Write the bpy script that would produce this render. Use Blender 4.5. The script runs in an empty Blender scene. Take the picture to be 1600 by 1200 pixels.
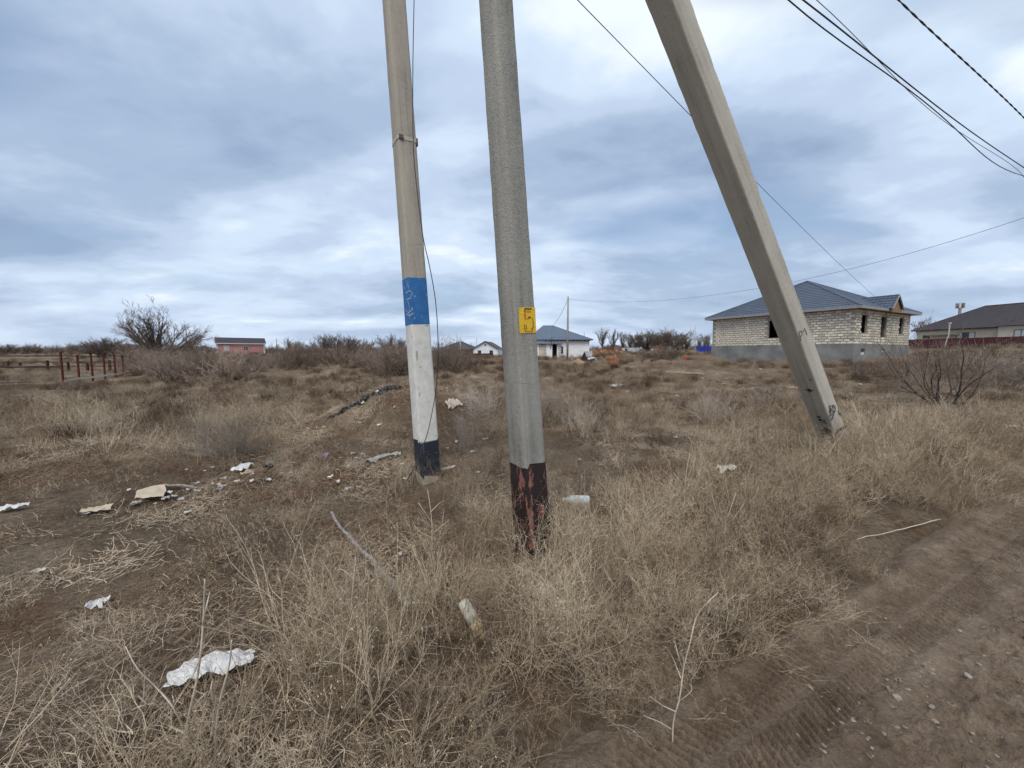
import bpy, math, random
import numpy as np
from mathutils import Vector, Matrix

rng = np.random.default_rng(11)
random.seed(11)
SC = bpy.context.scene
COL = SC.collection
R = math.radians

# ------------------------------------------------------------------ camera
CAM = np.array([0.0, 0.0, 1.5])
FPX, CX, CY, HOR = 600.0, 800.0, 600.0, 552.0
PITCH = math.atan((CY - HOR) / FPX)
cd = bpy.data.cameras.new('camera')
cd.sensor_width = 36.0
cd.lens = 36.0 * FPX / 1600.0
cd.clip_start = 0.05
cd.clip_end = 6000
cam = bpy.data.objects.new('camera', cd)
COL.objects.link(cam)
cam.location = CAM
cam.rotation_euler = (R(90) - PITCH, 0, 0)
SC.camera = cam

# ------------------------------------------------------------------ light and sky
SUN_EL, SUN_AZ = R(57), R(-168)          # azimuth clockwise from +Y
world = bpy.data.worlds.new('World')
SC.world = world
world.use_nodes = True
wt = world.node_tree
wt.nodes.clear()


def N(t, kind, **kw):
    n = t.nodes.new(kind)
    for k, v in kw.items():
        setattr(n, k, v)
    return n


def ramp(t, fac, stops, interp='LINEAR'):
    n = t.nodes.new('ShaderNodeValToRGB')
    n.color_ramp.interpolation = interp
    els = n.color_ramp.elements
    while len(els) < len(stops):
        els.new(0.5)
    for e, (p, c) in zip(els, stops):
        e.position = p
        e.color = (*c, 1) if len(c) == 3 else c
    if fac is not None:
        t.links.new(fac, n.inputs[0])
    return n.outputs[0]


def math_n(t, op, a, b=None, clamp=False):
    n = t.nodes.new('ShaderNodeMath')
    n.operation = op
    n.use_clamp = clamp
    for i, v in enumerate((a, b)):
        if v is None:
            continue
        if isinstance(v, (int, float)):
            n.inputs[i].default_value = v
        else:
            t.links.new(v, n.inputs[i])
    return n.outputs[0]


def mixc(t, fac, a, b, blend='MIX'):
    n = t.nodes.new('ShaderNodeMix')
    n.data_type = 'RGBA'
    n.blend_type = blend
    for s, v in ((n.inputs[0], fac), (n.inputs[6], a), (n.inputs[7], b)):
        if isinstance(v, (int, float)):
            s.default_value = v
        elif isinstance(v, tuple):
            s.default_value = (*v, 1) if len(v) == 3 else v
        else:
            t.links.new(v, s)
    return n.outputs[2]


def noise(t, vec, scale, detail=4, rough=0.5, dist=0.0):
    n = t.nodes.new('ShaderNodeTexNoise')
    n.inputs['Scale'].default_value = scale
    n.inputs['Detail'].default_value = detail
    n.inputs['Roughness'].default_value = rough
    n.inputs['Distortion'].default_value = dist
    if vec is not None:
        t.links.new(vec, n.inputs['Vector'])
    return n.outputs['Fac']


def mapping(t, vec, scale=(1, 1, 1), loc=(0, 0, 0), rot=(0, 0, 0)):
    n = t.nodes.new('ShaderNodeMapping')
    n.inputs['Scale'].default_value = scale
    n.inputs['Location'].default_value = loc
    n.inputs['Rotation'].default_value = rot
    t.links.new(vec, n.inputs['Vector'])
    return n.outputs[0]


SKY_A, SKY_B, SKY_C = (11.0, 6.9, 16.9), (5.8, 10.2, 6.9), (8.3, 19.5, 2.1)


def build_sky():
    t = wt
    tc = N(t, 'ShaderNodeTexCoord')
    sep = N(t, 'ShaderNodeSeparateXYZ')
    t.links.new(tc.outputs['Generated'], sep.inputs[0])
    z = math_n(t, 'MAXIMUM', sep.outputs[2], 0.0)
    inv = math_n(t, 'DIVIDE', 1.0, math_n(t, 'ADD', z, 0.20))
    cmb = N(t, 'ShaderNodeCombineXYZ')
    t.links.new(math_n(t, 'MULTIPLY', sep.outputs[0], inv), cmb.inputs[0])
    t.links.new(math_n(t, 'MULTIPLY', sep.outputs[1], inv), cmb.inputs[1])
    p = cmb.outputs[0]
    big = noise(t, mapping(t, p, (0.50, 0.80, 1), SKY_A, (0, 0, R(-14))), 1.0, 2, 0.45, 0.6)
    med = noise(t, mapping(t, p, (1.05, 1.55, 1), SKY_B, (0, 0, R(-10))), 1.0, 5, 0.55, 0.3)
    fine = noise(t, mapping(t, p, (2.8, 3.6, 1), (1.1, 9.0, 1), (0, 0, R(-8))), 1.0, 5, 0.58, 0.25)
    b = math_n(t, 'ADD', math_n(t, 'MULTIPLY', big, 0.60), math_n(t, 'MULTIPLY', med, 0.40))
    b = math_n(t, 'ADD', b, math_n(t, 'MULTIPLY', math_n(t, 'SUBTRACT', fine, 0.5), 0.17))
    cloud = ramp(t, b, [(0.36, (0.235, 0.315, 0.455)), (0.445, (0.31, 0.40, 0.54)), (0.51, (0.415, 0.505, 0.65)),
                        (0.565, (0.495, 0.595, 0.725)), (0.64, (0.68, 0.745, 0.825))], 'EASE')
    gap = noise(t, mapping(t, p, (0.8, 1.3, 1), SKY_C, (0, 0, R(-10))), 1.0, 3, 0.5, 0.5)
    mask = math_n(t, 'MULTIPLY', ramp(t, gap, [(0.54, (0, 0, 0)), (0.70, (0.8, 0.8, 0.8))]), ramp(t, z, [(0.06, (0, 0, 0)), (0.2, (1, 1, 1))]))
    # thin cloud veils everything close to the horizon
    low = ramp(t, z, [(0.0, (0.5, 0.5, 0.5)), (0.08, (0.15, 0.15, 0.15)), (0.2, (0, 0, 0))])
    cloud = mixc(t, low, cloud, (0.53, 0.61, 0.72))
    sky = N(t, 'ShaderNodeTexSky', sky_type='NISHITA')
    sky.sun_disc = False
    sky.sun_elevation = SUN_EL
    sky.sun_rotation = SUN_AZ
    sky.air_density = 1.0
    sky.dust_density = 1.5
    sky.ozone_density = 1.5
    bg1 = N(t, 'ShaderNodeBackground')
    bg1.inputs[1].default_value = 0.09
    t.links.new(sky.outputs[0], bg1.inputs[0])
    bg2 = N(t, 'ShaderNodeBackground')
    bg2.inputs[1].default_value = 0.84
    t.links.new(cloud, bg2.inputs[0])
    mx = N(t, 'ShaderNodeMixShader')
    t.links.new(mask, mx.inputs[0])
    t.links.new(bg2.outputs[0], mx.inputs[1])
    t.links.new(bg1.outputs[0], mx.inputs[2])
    out = N(t, 'ShaderNodeOutputWorld')
    t.links.new(mx.outputs[0], out.inputs[0])


build_sky()
world.cycles.sampling_method = 'MANUAL'
world.cycles.sample_map_resolution = 256
sd = bpy.data.lights.new('sun', 'SUN')
sd.energy = 1.5
sd.angle = R(28)
sd.color = (1.0, 0.93, 0.82)
sun = bpy.data.objects.new('sun', sd)
COL.objects.link(sun)
sdir = Vector((math.sin(SUN_AZ) * math.cos(SUN_EL), math.cos(SUN_AZ) * math.cos(SUN_EL), math.sin(SUN_EL)))
sun.rotation_euler = sdir.to_track_quat('Z', 'Y').to_euler()
sun.location = (-20, -10, 30)

SC.view_settings.view_transform = 'Standard'
SC.view_settings.look = 'None'
SC.view_settings.exposure = 0.68
SC.view_settings.gamma = 1.0
SC.view_settings.use_curve_mapping = False
SC.render.engine = 'CYCLES'
SC.cycles.use_denoising = True
SC.cycles.use_adaptive_sampling = True
SC.cycles.adaptive_threshold = 0.02
SC.cycles.max_bounces = 4
SC.cycles.diffuse_bounces = 3
SC.cycles.glossy_bounces = 2


# ------------------------------------------------------------------ terrain height
def ss(a, b, x):
    t = np.clip((np.asarray(x, float) - a) / (b - a), 0, 1)
    return t * t * (3 - 2 * t)


def vnoise(x, y, seed=0):
    x = np.asarray(x, float); y = np.asarray(y, float)
    xi = np.floor(x).astype(np.int64); yi = np.floor(y).astype(np.int64)
    fx = x - xi; fy = y - yi
    fx = fx * fx * (3 - 2 * fx); fy = fy * fy * (3 - 2 * fy)

    def h(a, b):
        v = (a * 374761393 + b * 668265263 + seed * 1446650407) & 0xffffffff
        v = ((v ^ (v >> 13)) * 1274126177) & 0xffffffff
        return ((v ^ (v >> 16)) & 0xffffffff) / 4294967295.0
    return ((h(xi, yi) * (1 - fx) + h(xi + 1, yi) * fx) * (1 - fy) + (h(xi, yi + 1) * (1 - fx) + h(xi + 1, yi + 1) * fx) * fy) * 2 - 1


def fbm(x, y, oct=4, seed=0, gain=0.5):
    s = 0; a = 1.0
    for i in range(oct):
        s = s + a * vnoise(x * 2 ** i + 13.7 * i, y * 2 ** i - 7.1 * i, seed + i)
        a *= gain
    return s


ED = np.array([0.885, 0.466]); EN = np.array([-0.466, 0.885]); E0 = np.array([0.44, 1.36])


def road_uv(x, y):
    dx = np.asarray(x, float) - E0[0]; dy = np.asarray(y, float) - E0[1]
    return dx * ED[0] + dy * ED[1], dx * EN[0] + dy * EN[1]


def side(x, y):
    """signed distance from the road edge, positive on the field"""
    u, v = road_uv(x, y)
    return v + 0.10 * vnoise(u * 1.1, 3.3, 5) + 0.05 * vnoise(u * 3.7, 1.3, 6)


def H(x, y):
    x = np.asarray(x, float); y = np.asarray(y, float)
    r = np.hypot(x, y)
    z = 0.55 * ss(6, 45, y) + 0.75 * ss(50, 130, r) + 0.55 * ss(4, 24, x) * ss(10, 30, y) + 0.75 * ss(36, 60, x)
    z = z - 0.75 * ss(-8, -26, x) * ss(8, 26, y) * (1 - ss(45, 110, r))
    s = side(x, y)
    far = 1 - ss(30, 90, r)
    f = ss(0.0, 0.8, s)
    # soil heap behind the painted pole, low bank, lumps
    z = z + 0.78 * np.exp(-(((x + 2.25) / 1.25) ** 2 + ((y - 7.6) / 0.9) ** 2)) + 0.30 * np.exp(-(((x + 0.6) / 1.3) ** 2 + ((y - 8.2) / 0.8) ** 2))
    z = z + 0.55 * np.exp(-(((x + 11.5) / 2.5) ** 2 + ((y - 27) / 1.6) ** 2)) + 0.35 * np.exp(-(((x - 14.5) / 5) ** 2 + ((y - 37) / 1.6) ** 2))
    z = z + 0.55 * np.exp(-(((x - 6.9) / 1.5) ** 2 + ((y - 45.5) / 1.2) ** 2))
    z = z + f * far * (0.10 * fbm(x * 0.35, y * 0.35, 3, 21) + 0.035 * fbm(x * 1.7, y * 1.7, 4, 31))
    z = z + 0.25 * ss(6, 30, r) * far * fbm(x * 0.09, y * 0.09, 2, 41) * f
    z = z + 0.04 * ss(0.05, 0.5, s) - 0.10 * (1 - ss(-0.05, 0.30, s))
    return z


def ray(px, py):
    a = (px - CX) / FPX; b = (CY - py) / FPX
    c, s = math.cos(PITCH), math.sin(PITCH)
    return np.array([a, c + b * s, -s + b * c])


def at(px, py, Y):
    d = ray(px, py)
    return CAM + d * (Y / d[1])


def spot(px, py, lift=0.0):
    d = ray(px, py)
    t = np.concatenate([np.arange(0.5, 15, 0.01), np.arange(15, 90, 0.05), np.arange(90, 400, 0.5)])
    P = CAM + t[:, None] * d
    k = np.argmax(P[:, 2] < H(P[:, 0], P[:, 1]))
    p = P[k]
    return np.array([p[0], p[1], float(H(p[0], p[1])) + lift])


def hz(x, y):
    return float(H(x, y))


# ------------------------------------------------------------------ mesh helpers
def link(o, parent=None):
    COL.objects.link(o)
    if parent is not None:
        o.parent = parent
    return o


def tag(o, label=None, cat=None, group=None, kind=None):
    if label: o['label'] = label
    if cat: o['category'] = cat
    if group: o['group'] = group
    if kind: o['kind'] = kind
    return o


def np_mesh(name, V, F, smooth=False):
    V = np.ascontiguousarray(V, dtype=np.float32); F = np.ascontiguousarray(F, dtype=np.int32)
    me = bpy.data.meshes.new(name)
    n, k = F.shape
    me.vertices.add(len(V)); me.vertices.foreach_set('co', V.ravel())
    me.loops.add(n * k); me.loops.foreach_set('vertex_index', F.ravel())
    me.polygons.add(n); me.polygons.foreach_set('loop_start', np.arange(0, n * k, k, dtype=np.int32))
    me.polygons.foreach_set('use_smooth', np.full(n, smooth))
    me.update(calc_edges=True)
    return me


class MB:
    def __init__(s):
        s.v = []; s.f = []

    def add(s, V, F):
        o = len(s.v)
        s.v.extend([tuple(float(c) for c in p) for p in V])
        s.f.extend([tuple(int(i) + o for i in f) for f in F])
        return s

    def box(s, x0, x1, y0, y1, z0, z1):
        V = [(x, y, z) for z in (z0, z1) for (x, y) in ((x0, y0), (x1, y0), (x1, y1), (x0, y1))]
        return s.add(V, [(3, 2, 1, 0), (4, 5, 6, 7), (0, 1, 5, 4), (1, 2, 6, 5), (2, 3, 7, 6), (3, 0, 4, 7)])

    def tube(s, pts, rad, n=8, cap=True):
        P = np.array(pts, float); r = np.broadcast_to(np.array(rad, float), (len(P),))
        T = np.gradient(P, axis=0); T /= np.linalg.norm(T, axis=1)[:, None] + 1e-9
        ref = np.array([0.31, 0.52, 0.79]) if abs(T[0] @ np.array([0.31, 0.52, 0.79])) < 0.95 else np.array([1.0, 0, 0])
        A = np.cross(T, ref); A /= np.linalg.norm(A, axis=1)[:, None]
        B = np.cross(T, A)
        th = np.linspace(0, 2 * math.pi, n, endpoint=False)
        V = (P[:, None] + r[:, None, None] * (np.cos(th)[None, :, None] * A[:, None] + np.sin(th)[None, :, None] * B[:, None])).reshape(-1, 3)
        F = [(i * n + j, i * n + (j + 1) % n, (i + 1) * n + (j + 1) % n, (i + 1) * n + j) for i in range(len(P) - 1) for j in range(n)]
        if cap:
            F += [tuple(range(n))[::-1], tuple((len(P) - 1) * n + j for j in range(n))]
        return s.add(V, F)

    def mesh(s, name, smooth=False):
        me = bpy.data.meshes.new(name)
        me.from_pydata(s.v, [], s.f)
        if smooth:
            me.polygons.foreach_set('use_smooth', np.full(len(me.polygons), True))
        me.update()
        return me

    def build(s, name, mat, parent=None, smooth=False):
        me = s.mesh(name, smooth)
        if mat: me.materials.append(mat)
        return link(bpy.data.objects.new(name, me), parent)


def from_mesh(name, me, mat=None, parent=None, loc=None, rz=0, scale=None):
    if mat is not None and not me.materials:
        me.materials.append(mat)
    o = link(bpy.data.objects.new(name, me), parent)
    if loc is not None: o.location = loc
    o.rotation_euler = (0, 0, rz)
    if scale is not None: o.scale = (scale,) * 3 if isinstance(scale, (int, float)) else scale
    return o


def empty(name, loc=(0, 0, 0), rz=0):
    o = link(bpy.data.objects.new(name, None))
    o.empty_display_size = 0.2
    o.location = tuple(float(c) for c in loc)
    o.rotation_euler = (0, 0, rz)
    return o


def copy_tree(o, parent=None):
    c = o.copy(); COL.objects.link(c); c.parent = parent
    for ch in o.children:
        copy_tree(ch, c)
    return c


# ------------------------------------------------------------------ materials
def new_mat(name):
    m = bpy.data.materials.new(name)
    m.use_nodes = True
    t = m.node_tree
    b = t.nodes['Principled BSDF']
    b.inputs['Specular IOR Level'].default_value = 0.25
    return m, t, b


def objco(t):
    return N(t, 'ShaderNodeTexCoord').outputs['Object']


def bump(t, b, h, dist, strength=1.0):
    n = N(t, 'ShaderNodeBump')
    n.inputs['Distance'].default_value = dist
    n.inputs['Strength'].default_value = strength
    t.links.new(h, n.inputs['Height'])
    t.links.new(n.outputs[0], b.inputs['Normal'])


def plain(name, c1, c2=None, scale=6.0, rough=0.85, bmp=0.0, metal=0.0, stretch=(1, 1, 1), detail=5, rand=0.0):
    m, t, b = new_mat(name)
    b.inputs['Roughness'].default_value = rough
    b.inputs['Metallic'].default_value = metal
    c2 = c2 or tuple(c * 0.72 for c in c1)
    co = mapping(t, objco(t), stretch)
    f = noise(t, co, scale, detail, 0.6)
    col = ramp(t, f, [(0.32, c2), (0.66, c1)])
    if rand:
        oi = N(t, 'ShaderNodeObjectInfo')
        g = ramp(t, oi.outputs['Random'], [(0, (1 - rand,) * 3), (1, (1 + rand * 0.5,) * 3)])
        col = mixc(t, 1.0, col, g, 'MULTIPLY')
    t.links.new(col, b.inputs['Base Color'])
    if bmp:
        bump(t, b, noise(t, co, scale * 4, 5, 0.65), bmp)
    return m


def stem_mat(name, stops, rough=0.9):
    m, t, b = new_mat(name)
    b.inputs['Roughness'].default_value = rough
    b.inputs['Specular IOR Level'].default_value = 0.12
    oi = N(t, 'ShaderNodeObjectInfo')
    col = ramp(t, oi.outputs['Random'], stops)
    f = noise(t, objco(t), 55.0, 2, 0.5)
    col = mixc(t, 1.0, col, ramp(t, f, [(0.3, (0.62, 0.62, 0.62)), (0.7, (1.22, 1.2, 1.16))]), 'MULTIPLY')
    t.links.new(col, b.inputs['Base Color'])
    return m


def concrete(name, light, dark, pit=0.0):
    m, t, b = new_mat(name)
    b.inputs['Roughness'].default_value = 0.92
    co = objco(t)
    f1 = noise(t, mapping(t, co, (9, 9, 0.55)), 1.0, 6, 0.6)
    f2 = noise(t, co, 34.0, 6, 0.7)
    f3 = noise(t, co, 1.7, 3, 0.5)
    f = math_n(t, 'ADD', math_n(t, 'MULTIPLY', f1, 0.5), math_n(t, 'ADD', math_n(t, 'MULTIPLY', f2, 0.22), math_n(t, 'MULTIPLY', f3, 0.28)))
    col = ramp(t, f, [(0.38, tuple(c * 0.85 for c in dark)), (0.48, tuple(0.5 * (a_ + b_) for a_, b_ in zip(dark, light))), (0.60, light)])
    st = noise(t, mapping(t, co, (22, 22, 0.35), (3, 1, 0)), 1.0, 5, 0.6)
    col = mixc(t, ramp(t, st, [(0.60, (0, 0, 0)), (0.72, (0.55, 0.55, 0.55))]), col, tuple(c * 0.55 for c in dark))
    sp = noise(t, co, 130.0, 3, 0.6)
    col = mixc(t, ramp(t, sp, [(0.33, (0.75, 0.75, 0.75)), (0.39, (0, 0, 0))]), col, tuple(c * 0.35 for c in dark))
    col = mixc(t, ramp(t, sp, [(0.70, (0, 0, 0)), (0.75, (0.6, 0.6, 0.6))]), col, tuple(min(0.75, c * 1.7) for c in light))
    # hairline cracks round the shaft
    sz = N(t, 'ShaderNodeSeparateXYZ'); t.links.new(co, sz.inputs[0])
    fr = math_n(t, 'FRACT', math_n(t, 'ADD', math_n(t, 'MULTIPLY', sz.outputs[2], 0.71), math_n(t, 'MULTIPLY', noise(t, co, 4.0, 2, 0.5), 0.16)))
    col = mixc(t, ramp(t, fr, [(0.0, (0.55, 0.55, 0.55)), (0.0035, (0, 0, 0))]), col, tuple(c * 0.5 for c in dark))
    t.links.new(col, b.inputs['Base Color'])
    h = math_n(t, 'ADD', f2, math_n(t, 'MULTIPLY', sp, 0.7))
    bump(t, b, h, 0.006)
    return m


def paint_over(name, paint, paint2, under, cover=0.5, scale=22.0, stretch=(1, 1, 1), under2=None, rough=0.6):
    m, t, b = new_mat(name)
    b.inputs['Roughness'].default_value = rough
    co = objco(t)
    f = noise(t, mapping(t, co, stretch), scale, 6, 0.62, 0.4)
    k = noise(t, co, 60.0, 4, 0.6)
    pc = ramp(t, noise(t, co, 9.0, 4, 0.6), [(0.35, paint2), (0.65, paint)])
    uc = ramp(t, k, [(0.4, under), (0.6, under2 or under)])
    msk = ramp(t, f, [(cover, (0, 0, 0)), (cover + 0.05, (1, 1, 1))])
    t.links.new(mixc(t, msk, pc, uc), b.inputs['Base Color'])
    bump(t, b, math_n(t, 'ADD', k, math_n(t, 'MULTIPLY', msk, -0.6)), 0.004)
    return m


# ------------------------------------------------------------------ ground sheet
def ground_mat():
    m, t, b = new_mat('bare_soil_and_thatch')
    b.inputs['Roughness'].default_value = 0.97
    b.inputs['Specular IOR Level'].default_value = 0.1
    co = objco(t)
    a = noise(t, co, 0.33, 5, 0.6)
    c = noise(t, co, 1.9, 6, 0.65, 0.5)
    d = noise(t, mapping(t, co, (26, 26, 26)), 1.0, 7, 0.72)
    d2 = noise(t, mapping(t, co, (110, 60, 80), (0, 0, 0), (0, 0, 0.6)), 1.0, 4, 0.7)
    soil = ramp(t, c, [(0.28, (0.058, 0.038, 0.025)), (0.50, (0.118, 0.083, 0.056)), (0.72, (0.225, 0.170, 0.118))])
    straw = ramp(t, c, [(0.3, (0.20, 0.15, 0.104)), (0.7, (0.36, 0.287, 0.205))])
    col = mixc(t, ramp(t, a, [(0.38, (0.1, 0.1, 0.1)), (0.62, (0.85, 0.85, 0.85))]), soil, straw)
    col = mixc(t, ramp(t, noise(t, co, 0.8, 4, 0.6, 0.4), [(0.52, (0, 0, 0)), (0.66, (0.75, 0.75, 0.75))]), col, (0.17, 0.095, 0.055))
    col = mixc(t, 1.0, col, ramp(t, d, [(0.3, (0.45, 0.44, 0.43)), (0.7, (1.5, 1.48, 1.45))]), 'MULTIPLY')
    col = mixc(t, ramp(t, d2, [(0.60, (0, 0, 0)), (0.70, (0.7, 0.7, 0.7))]), col, (0.42, 0.345, 0.24))
    t.links.new(col, b.inputs['Base Color'])
    h = math_n(t, 'ADD', d, math_n(t, 'MULTIPLY', d2, 0.5))
    bump(t, b, h, 0.05)
    return m


def build_ground():
    ang = np.concatenate([np.linspace(-180, -66, 60, endpoint=False), np.linspace(-66, 66, 640, endpoint=False), np.linspace(66, 180, 60, endpoint=False)])
    rad = np.concatenate([[0.02], np.geomspace(0.35, 14, 330), np.geomspace(14.3, 120, 150), np.geomspace(125, 3000, 40)])
    A, Rr = np.meshgrid(np.radians(ang), rad)
    X = np.sin(A) * Rr; Y = np.cos(A) * Rr
    Z = H(X, Y)
    V = np.stack([X, Y, Z], -1).reshape(-1, 3)
    na, nr = len(ang), len(rad)
    i, j = np.meshgrid(np.arange(nr - 1), np.arange(na), indexing='ij')
    j2 = (j + 1) % na
    F = np.stack([i * na + j, i * na + j2, (i + 1) * na + j2, (i + 1) * na + j], -1).reshape(-1, 4)[:, ::-1]
    me = np_mesh('ground', V, F, True)
    me.materials.append(ground_mat())
    o = link(bpy.data.objects.new('ground', me))
    tag(o, 'brown uneven waste ground with dry thatch', 'ground', kind='structure')


build_ground()


def road_mat():
    m, t, b = new_mat('damp_packed_mud')
    b.inputs['Roughness'].default_value = 0.86
    b.inputs['Specular IOR Level'].default_value = 0.2
    co = objco(t)
    a = noise(t, co, 0.9, 4, 0.6)
    c = noise(t, co, 7.0, 6, 0.68, 0.4)
    d = noise(t, co, 60.0, 5, 0.7)
    f = math_n(t, 'ADD', math_n(t, 'MULTIPLY', a, 0.45), math_n(t, 'MULTIPLY', c, 0.55))
    col = ramp(t, f, [(0.36, (0.140, 0.098, 0.066)), (0.52, (0.245, 0.183, 0.130)), (0.66, (0.36, 0.281, 0.208))])
    col = mixc(t, 1.0, col, ramp(t, d, [(0.3, (0.72, 0.71, 0.7)), (0.7, (1.25, 1.24, 1.22))]), 'MULTIPLY')
    t.links.new(col, b.inputs['Base Color'])
    bump(t, b, math_n(t, 'ADD', d, c), 0.03)
    return m


def build_road():
    u = np.concatenate([np.arange(-25, -0.6, 0.35), np.arange(-0.6, 8.5, 0.0095), 8.5 + np.cumsum(np.geomspace(0.03, 4.0, 110))])
    v = np.concatenate([np.arange(-5.2, -1.3, 0.10), np.arange(-1.3, 0.36, 0.0085)])
    U, Vv = np.meshgrid(u, v, indexing='ij')
    X = E0[0] + U * ED[0] + Vv * EN[0]; Y = E0[1] + U * ED[1] + Vv * EN[1]
    base = 0.55 * ss(6, 45, Y) + 0.55 * ss(4, 24, X) * ss(10, 30, Y) + 0.75 * ss(36, 60, X)
    near = 1 - ss(7.5, 10.5, U) * 0.9
    Z = base - 0.035 + 0.02 * fbm(U * 0.8, Vv * 0.8, 3, 51)
    rough = ss(-0.38, -0.55, Vv) * 0.9 + 0.35
    cl = fbm(U * 9, Vv * 14, 4, 61, 0.6)
    Z = Z + near * rough * (0.021 * np.maximum(cl, -0.3) + 0.011 * fbm(U * 30, Vv * 42, 3, 71))
    # tyre tread: two rows of slanted lugs either side of a smooth rib
    vc = -0.16 - 0.012 * U + 0.02 * vnoise(U * 0.7, 0.5, 81)
    w = Vv - vc
    band = ss(0.175, 0.125, np.abs(w))
    rib = ss(0.032, 0.016, np.abs(w))
    ph = (U + 0.55 * np.abs(w) + 0.012 * vnoise(U * 6, Vv * 6, 91)) / 0.041
    lug = ss(0.25, 0.42, np.abs((ph % 1.0) - 0.5) * 2) * 0.030
    fade = np.clip(0.8 + 0.6 * vnoise(U * 1.3, Vv * 3, 95), 0.4, 1)
    Z = Z + near * band * (-0.022 + (lug * fade * (1 - rib)) + 0.020 * rib)
    Z = Z + 0.014 * np.exp(-((np.abs(w) - 0.20) / 0.04) ** 2)
    # second, fainter rut nearer the middle of the road
    w2 = Vv + 0.92 + 0.03 * vnoise(U * 0.6, 2.5, 83)
    Z = Z - 0.028 * ss(0.2, 0.1, np.abs(w2))
    Z = Z - 0.16 * ss(0.02, 0.36, Vv) + 0.03 * ss(-0.1, 0.1, Vv)
    Z = Z - 0.12 * ss(-4.6, -5.2, Vv)
    P = np.stack([X, Y, Z], -1).reshape(-1, 3)
    nu, nv = len(u), len(v)
    i, j = np.meshgrid(np.arange(nu - 1), np.arange(nv - 1), indexing='ij')
    F = np.stack([i * nv + j, (i + 1) * nv + j, (i + 1) * nv + j + 1, i * nv + j + 1], -1).reshape(-1, 4)
    me = np_mesh('dirt_road', P, F, True)
    me.materials.append(road_mat())
    o = link(bpy.data.objects.new('dirt_road', me))
    tag(o, 'dark muddy dirt road with tyre tread marks', 'road', kind='structure')


build_road()


# ------------------------------------------------------------------ branching growth, vectorised
def unit(a):
    return a / (np.linalg.norm(a, axis=-1, keepdims=True) + 1e-9)


def grow(g, start, d, length, K, wander, trop):
    P = [start]; d = unit(d); p = start
    step = (length / (K - 1))[:, None]
    for _ in range(K - 1):
        d = unit(d + g.normal(0, wander, d.shape) + np.array([0, 0, trop]))
        p = p + d * step
        P.append(p)
    return np.stack(P, 1)


def sprout(g, P, Rr, n, a0, a1, tmin, tmax=1.0):
    M, K, _ = P.shape
    idx = np.repeat(np.arange(M), n)
    t = g.uniform(tmin, tmax, len(idx)) * (K - 1)
    k = np.minimum(t.astype(int), K - 2); f = (t - k)[:, None]
    p = P[idx, k] * (1 - f) + P[idx, k + 1] * f
    T = unit(P[idx, k + 1] - P[idx, k])
    perp = unit(np.cross(T, g.normal(0, 1, T.shape)))
    a = g.uniform(a0, a1, len(idx))[:, None]
    r = Rr[idx, k] * (1 - f[:, 0]) + Rr[idx, k + 1] * f[:, 0]
    return p, T * np.cos(a) + perp * np.sin(a), r


def tubes(P, Rr, S=3):
    M, K, _ = P.shape
    T = np.empty_like(P)
    T[:, 1:-1] = P[:, 2:] - P[:, :-2]; T[:, 0] = P[:, 1] - P[:, 0]; T[:, -1] = P[:, -1] - P[:, -2]
    T = unit(T)
    A = unit(np.cross(T, np.array([0.37, 0.61, 0.69]))); B = np.cross(T, A)
    th = np.linspace(0, 2 * math.pi, S, endpoint=False)
    V = P[:, :, None] + Rr[:, :, None, None] * (np.cos(th)[None, None, :, None] * A[:, :, None] + np.sin(th)[None, None, :, None] * B[:, :, None])
    V = V.reshape(-1, 3)
    m, k, s = np.meshgrid(np.arange(M), np.arange(K - 1), np.arange(S if S > 2 else 1), indexing='ij')
    s2 = (s + 1) % S
    o = (m * K + k) * S
    F = np.stack([o + s, o + s2, o + S + s2, o + S + s], -1).reshape(-1, 4)
    return V, F


def taper(r0, r1, K):
    return np.linspace(1, 0, K)[None] * (r0 - r1)[:, None] + r1[:, None]


def join(parts):
    V = []; F = []; o = 0
    for v, f in parts:
        V.append(v); F.append(f + o); o += len(v)
    return np.concatenate(V), np.concatenate(F)


def buds(g, P, size):
    """small seed husks at the twig ends, one quad each"""
    n = len(P)
    a = unit(g.normal(0, 1, (n, 3))) * (size * g.uniform(0.6, 1.4, (n, 1)))
    b = unit(np.cross(a, g.normal(0, 1, (n, 3)))) * (size * 0.55)
    V = np.stack([P - a, P + b, P + a, P - b], 1).reshape(-1, 3)
    F = np.arange(n * 4).reshape(n, 4)
    return V, F


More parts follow.
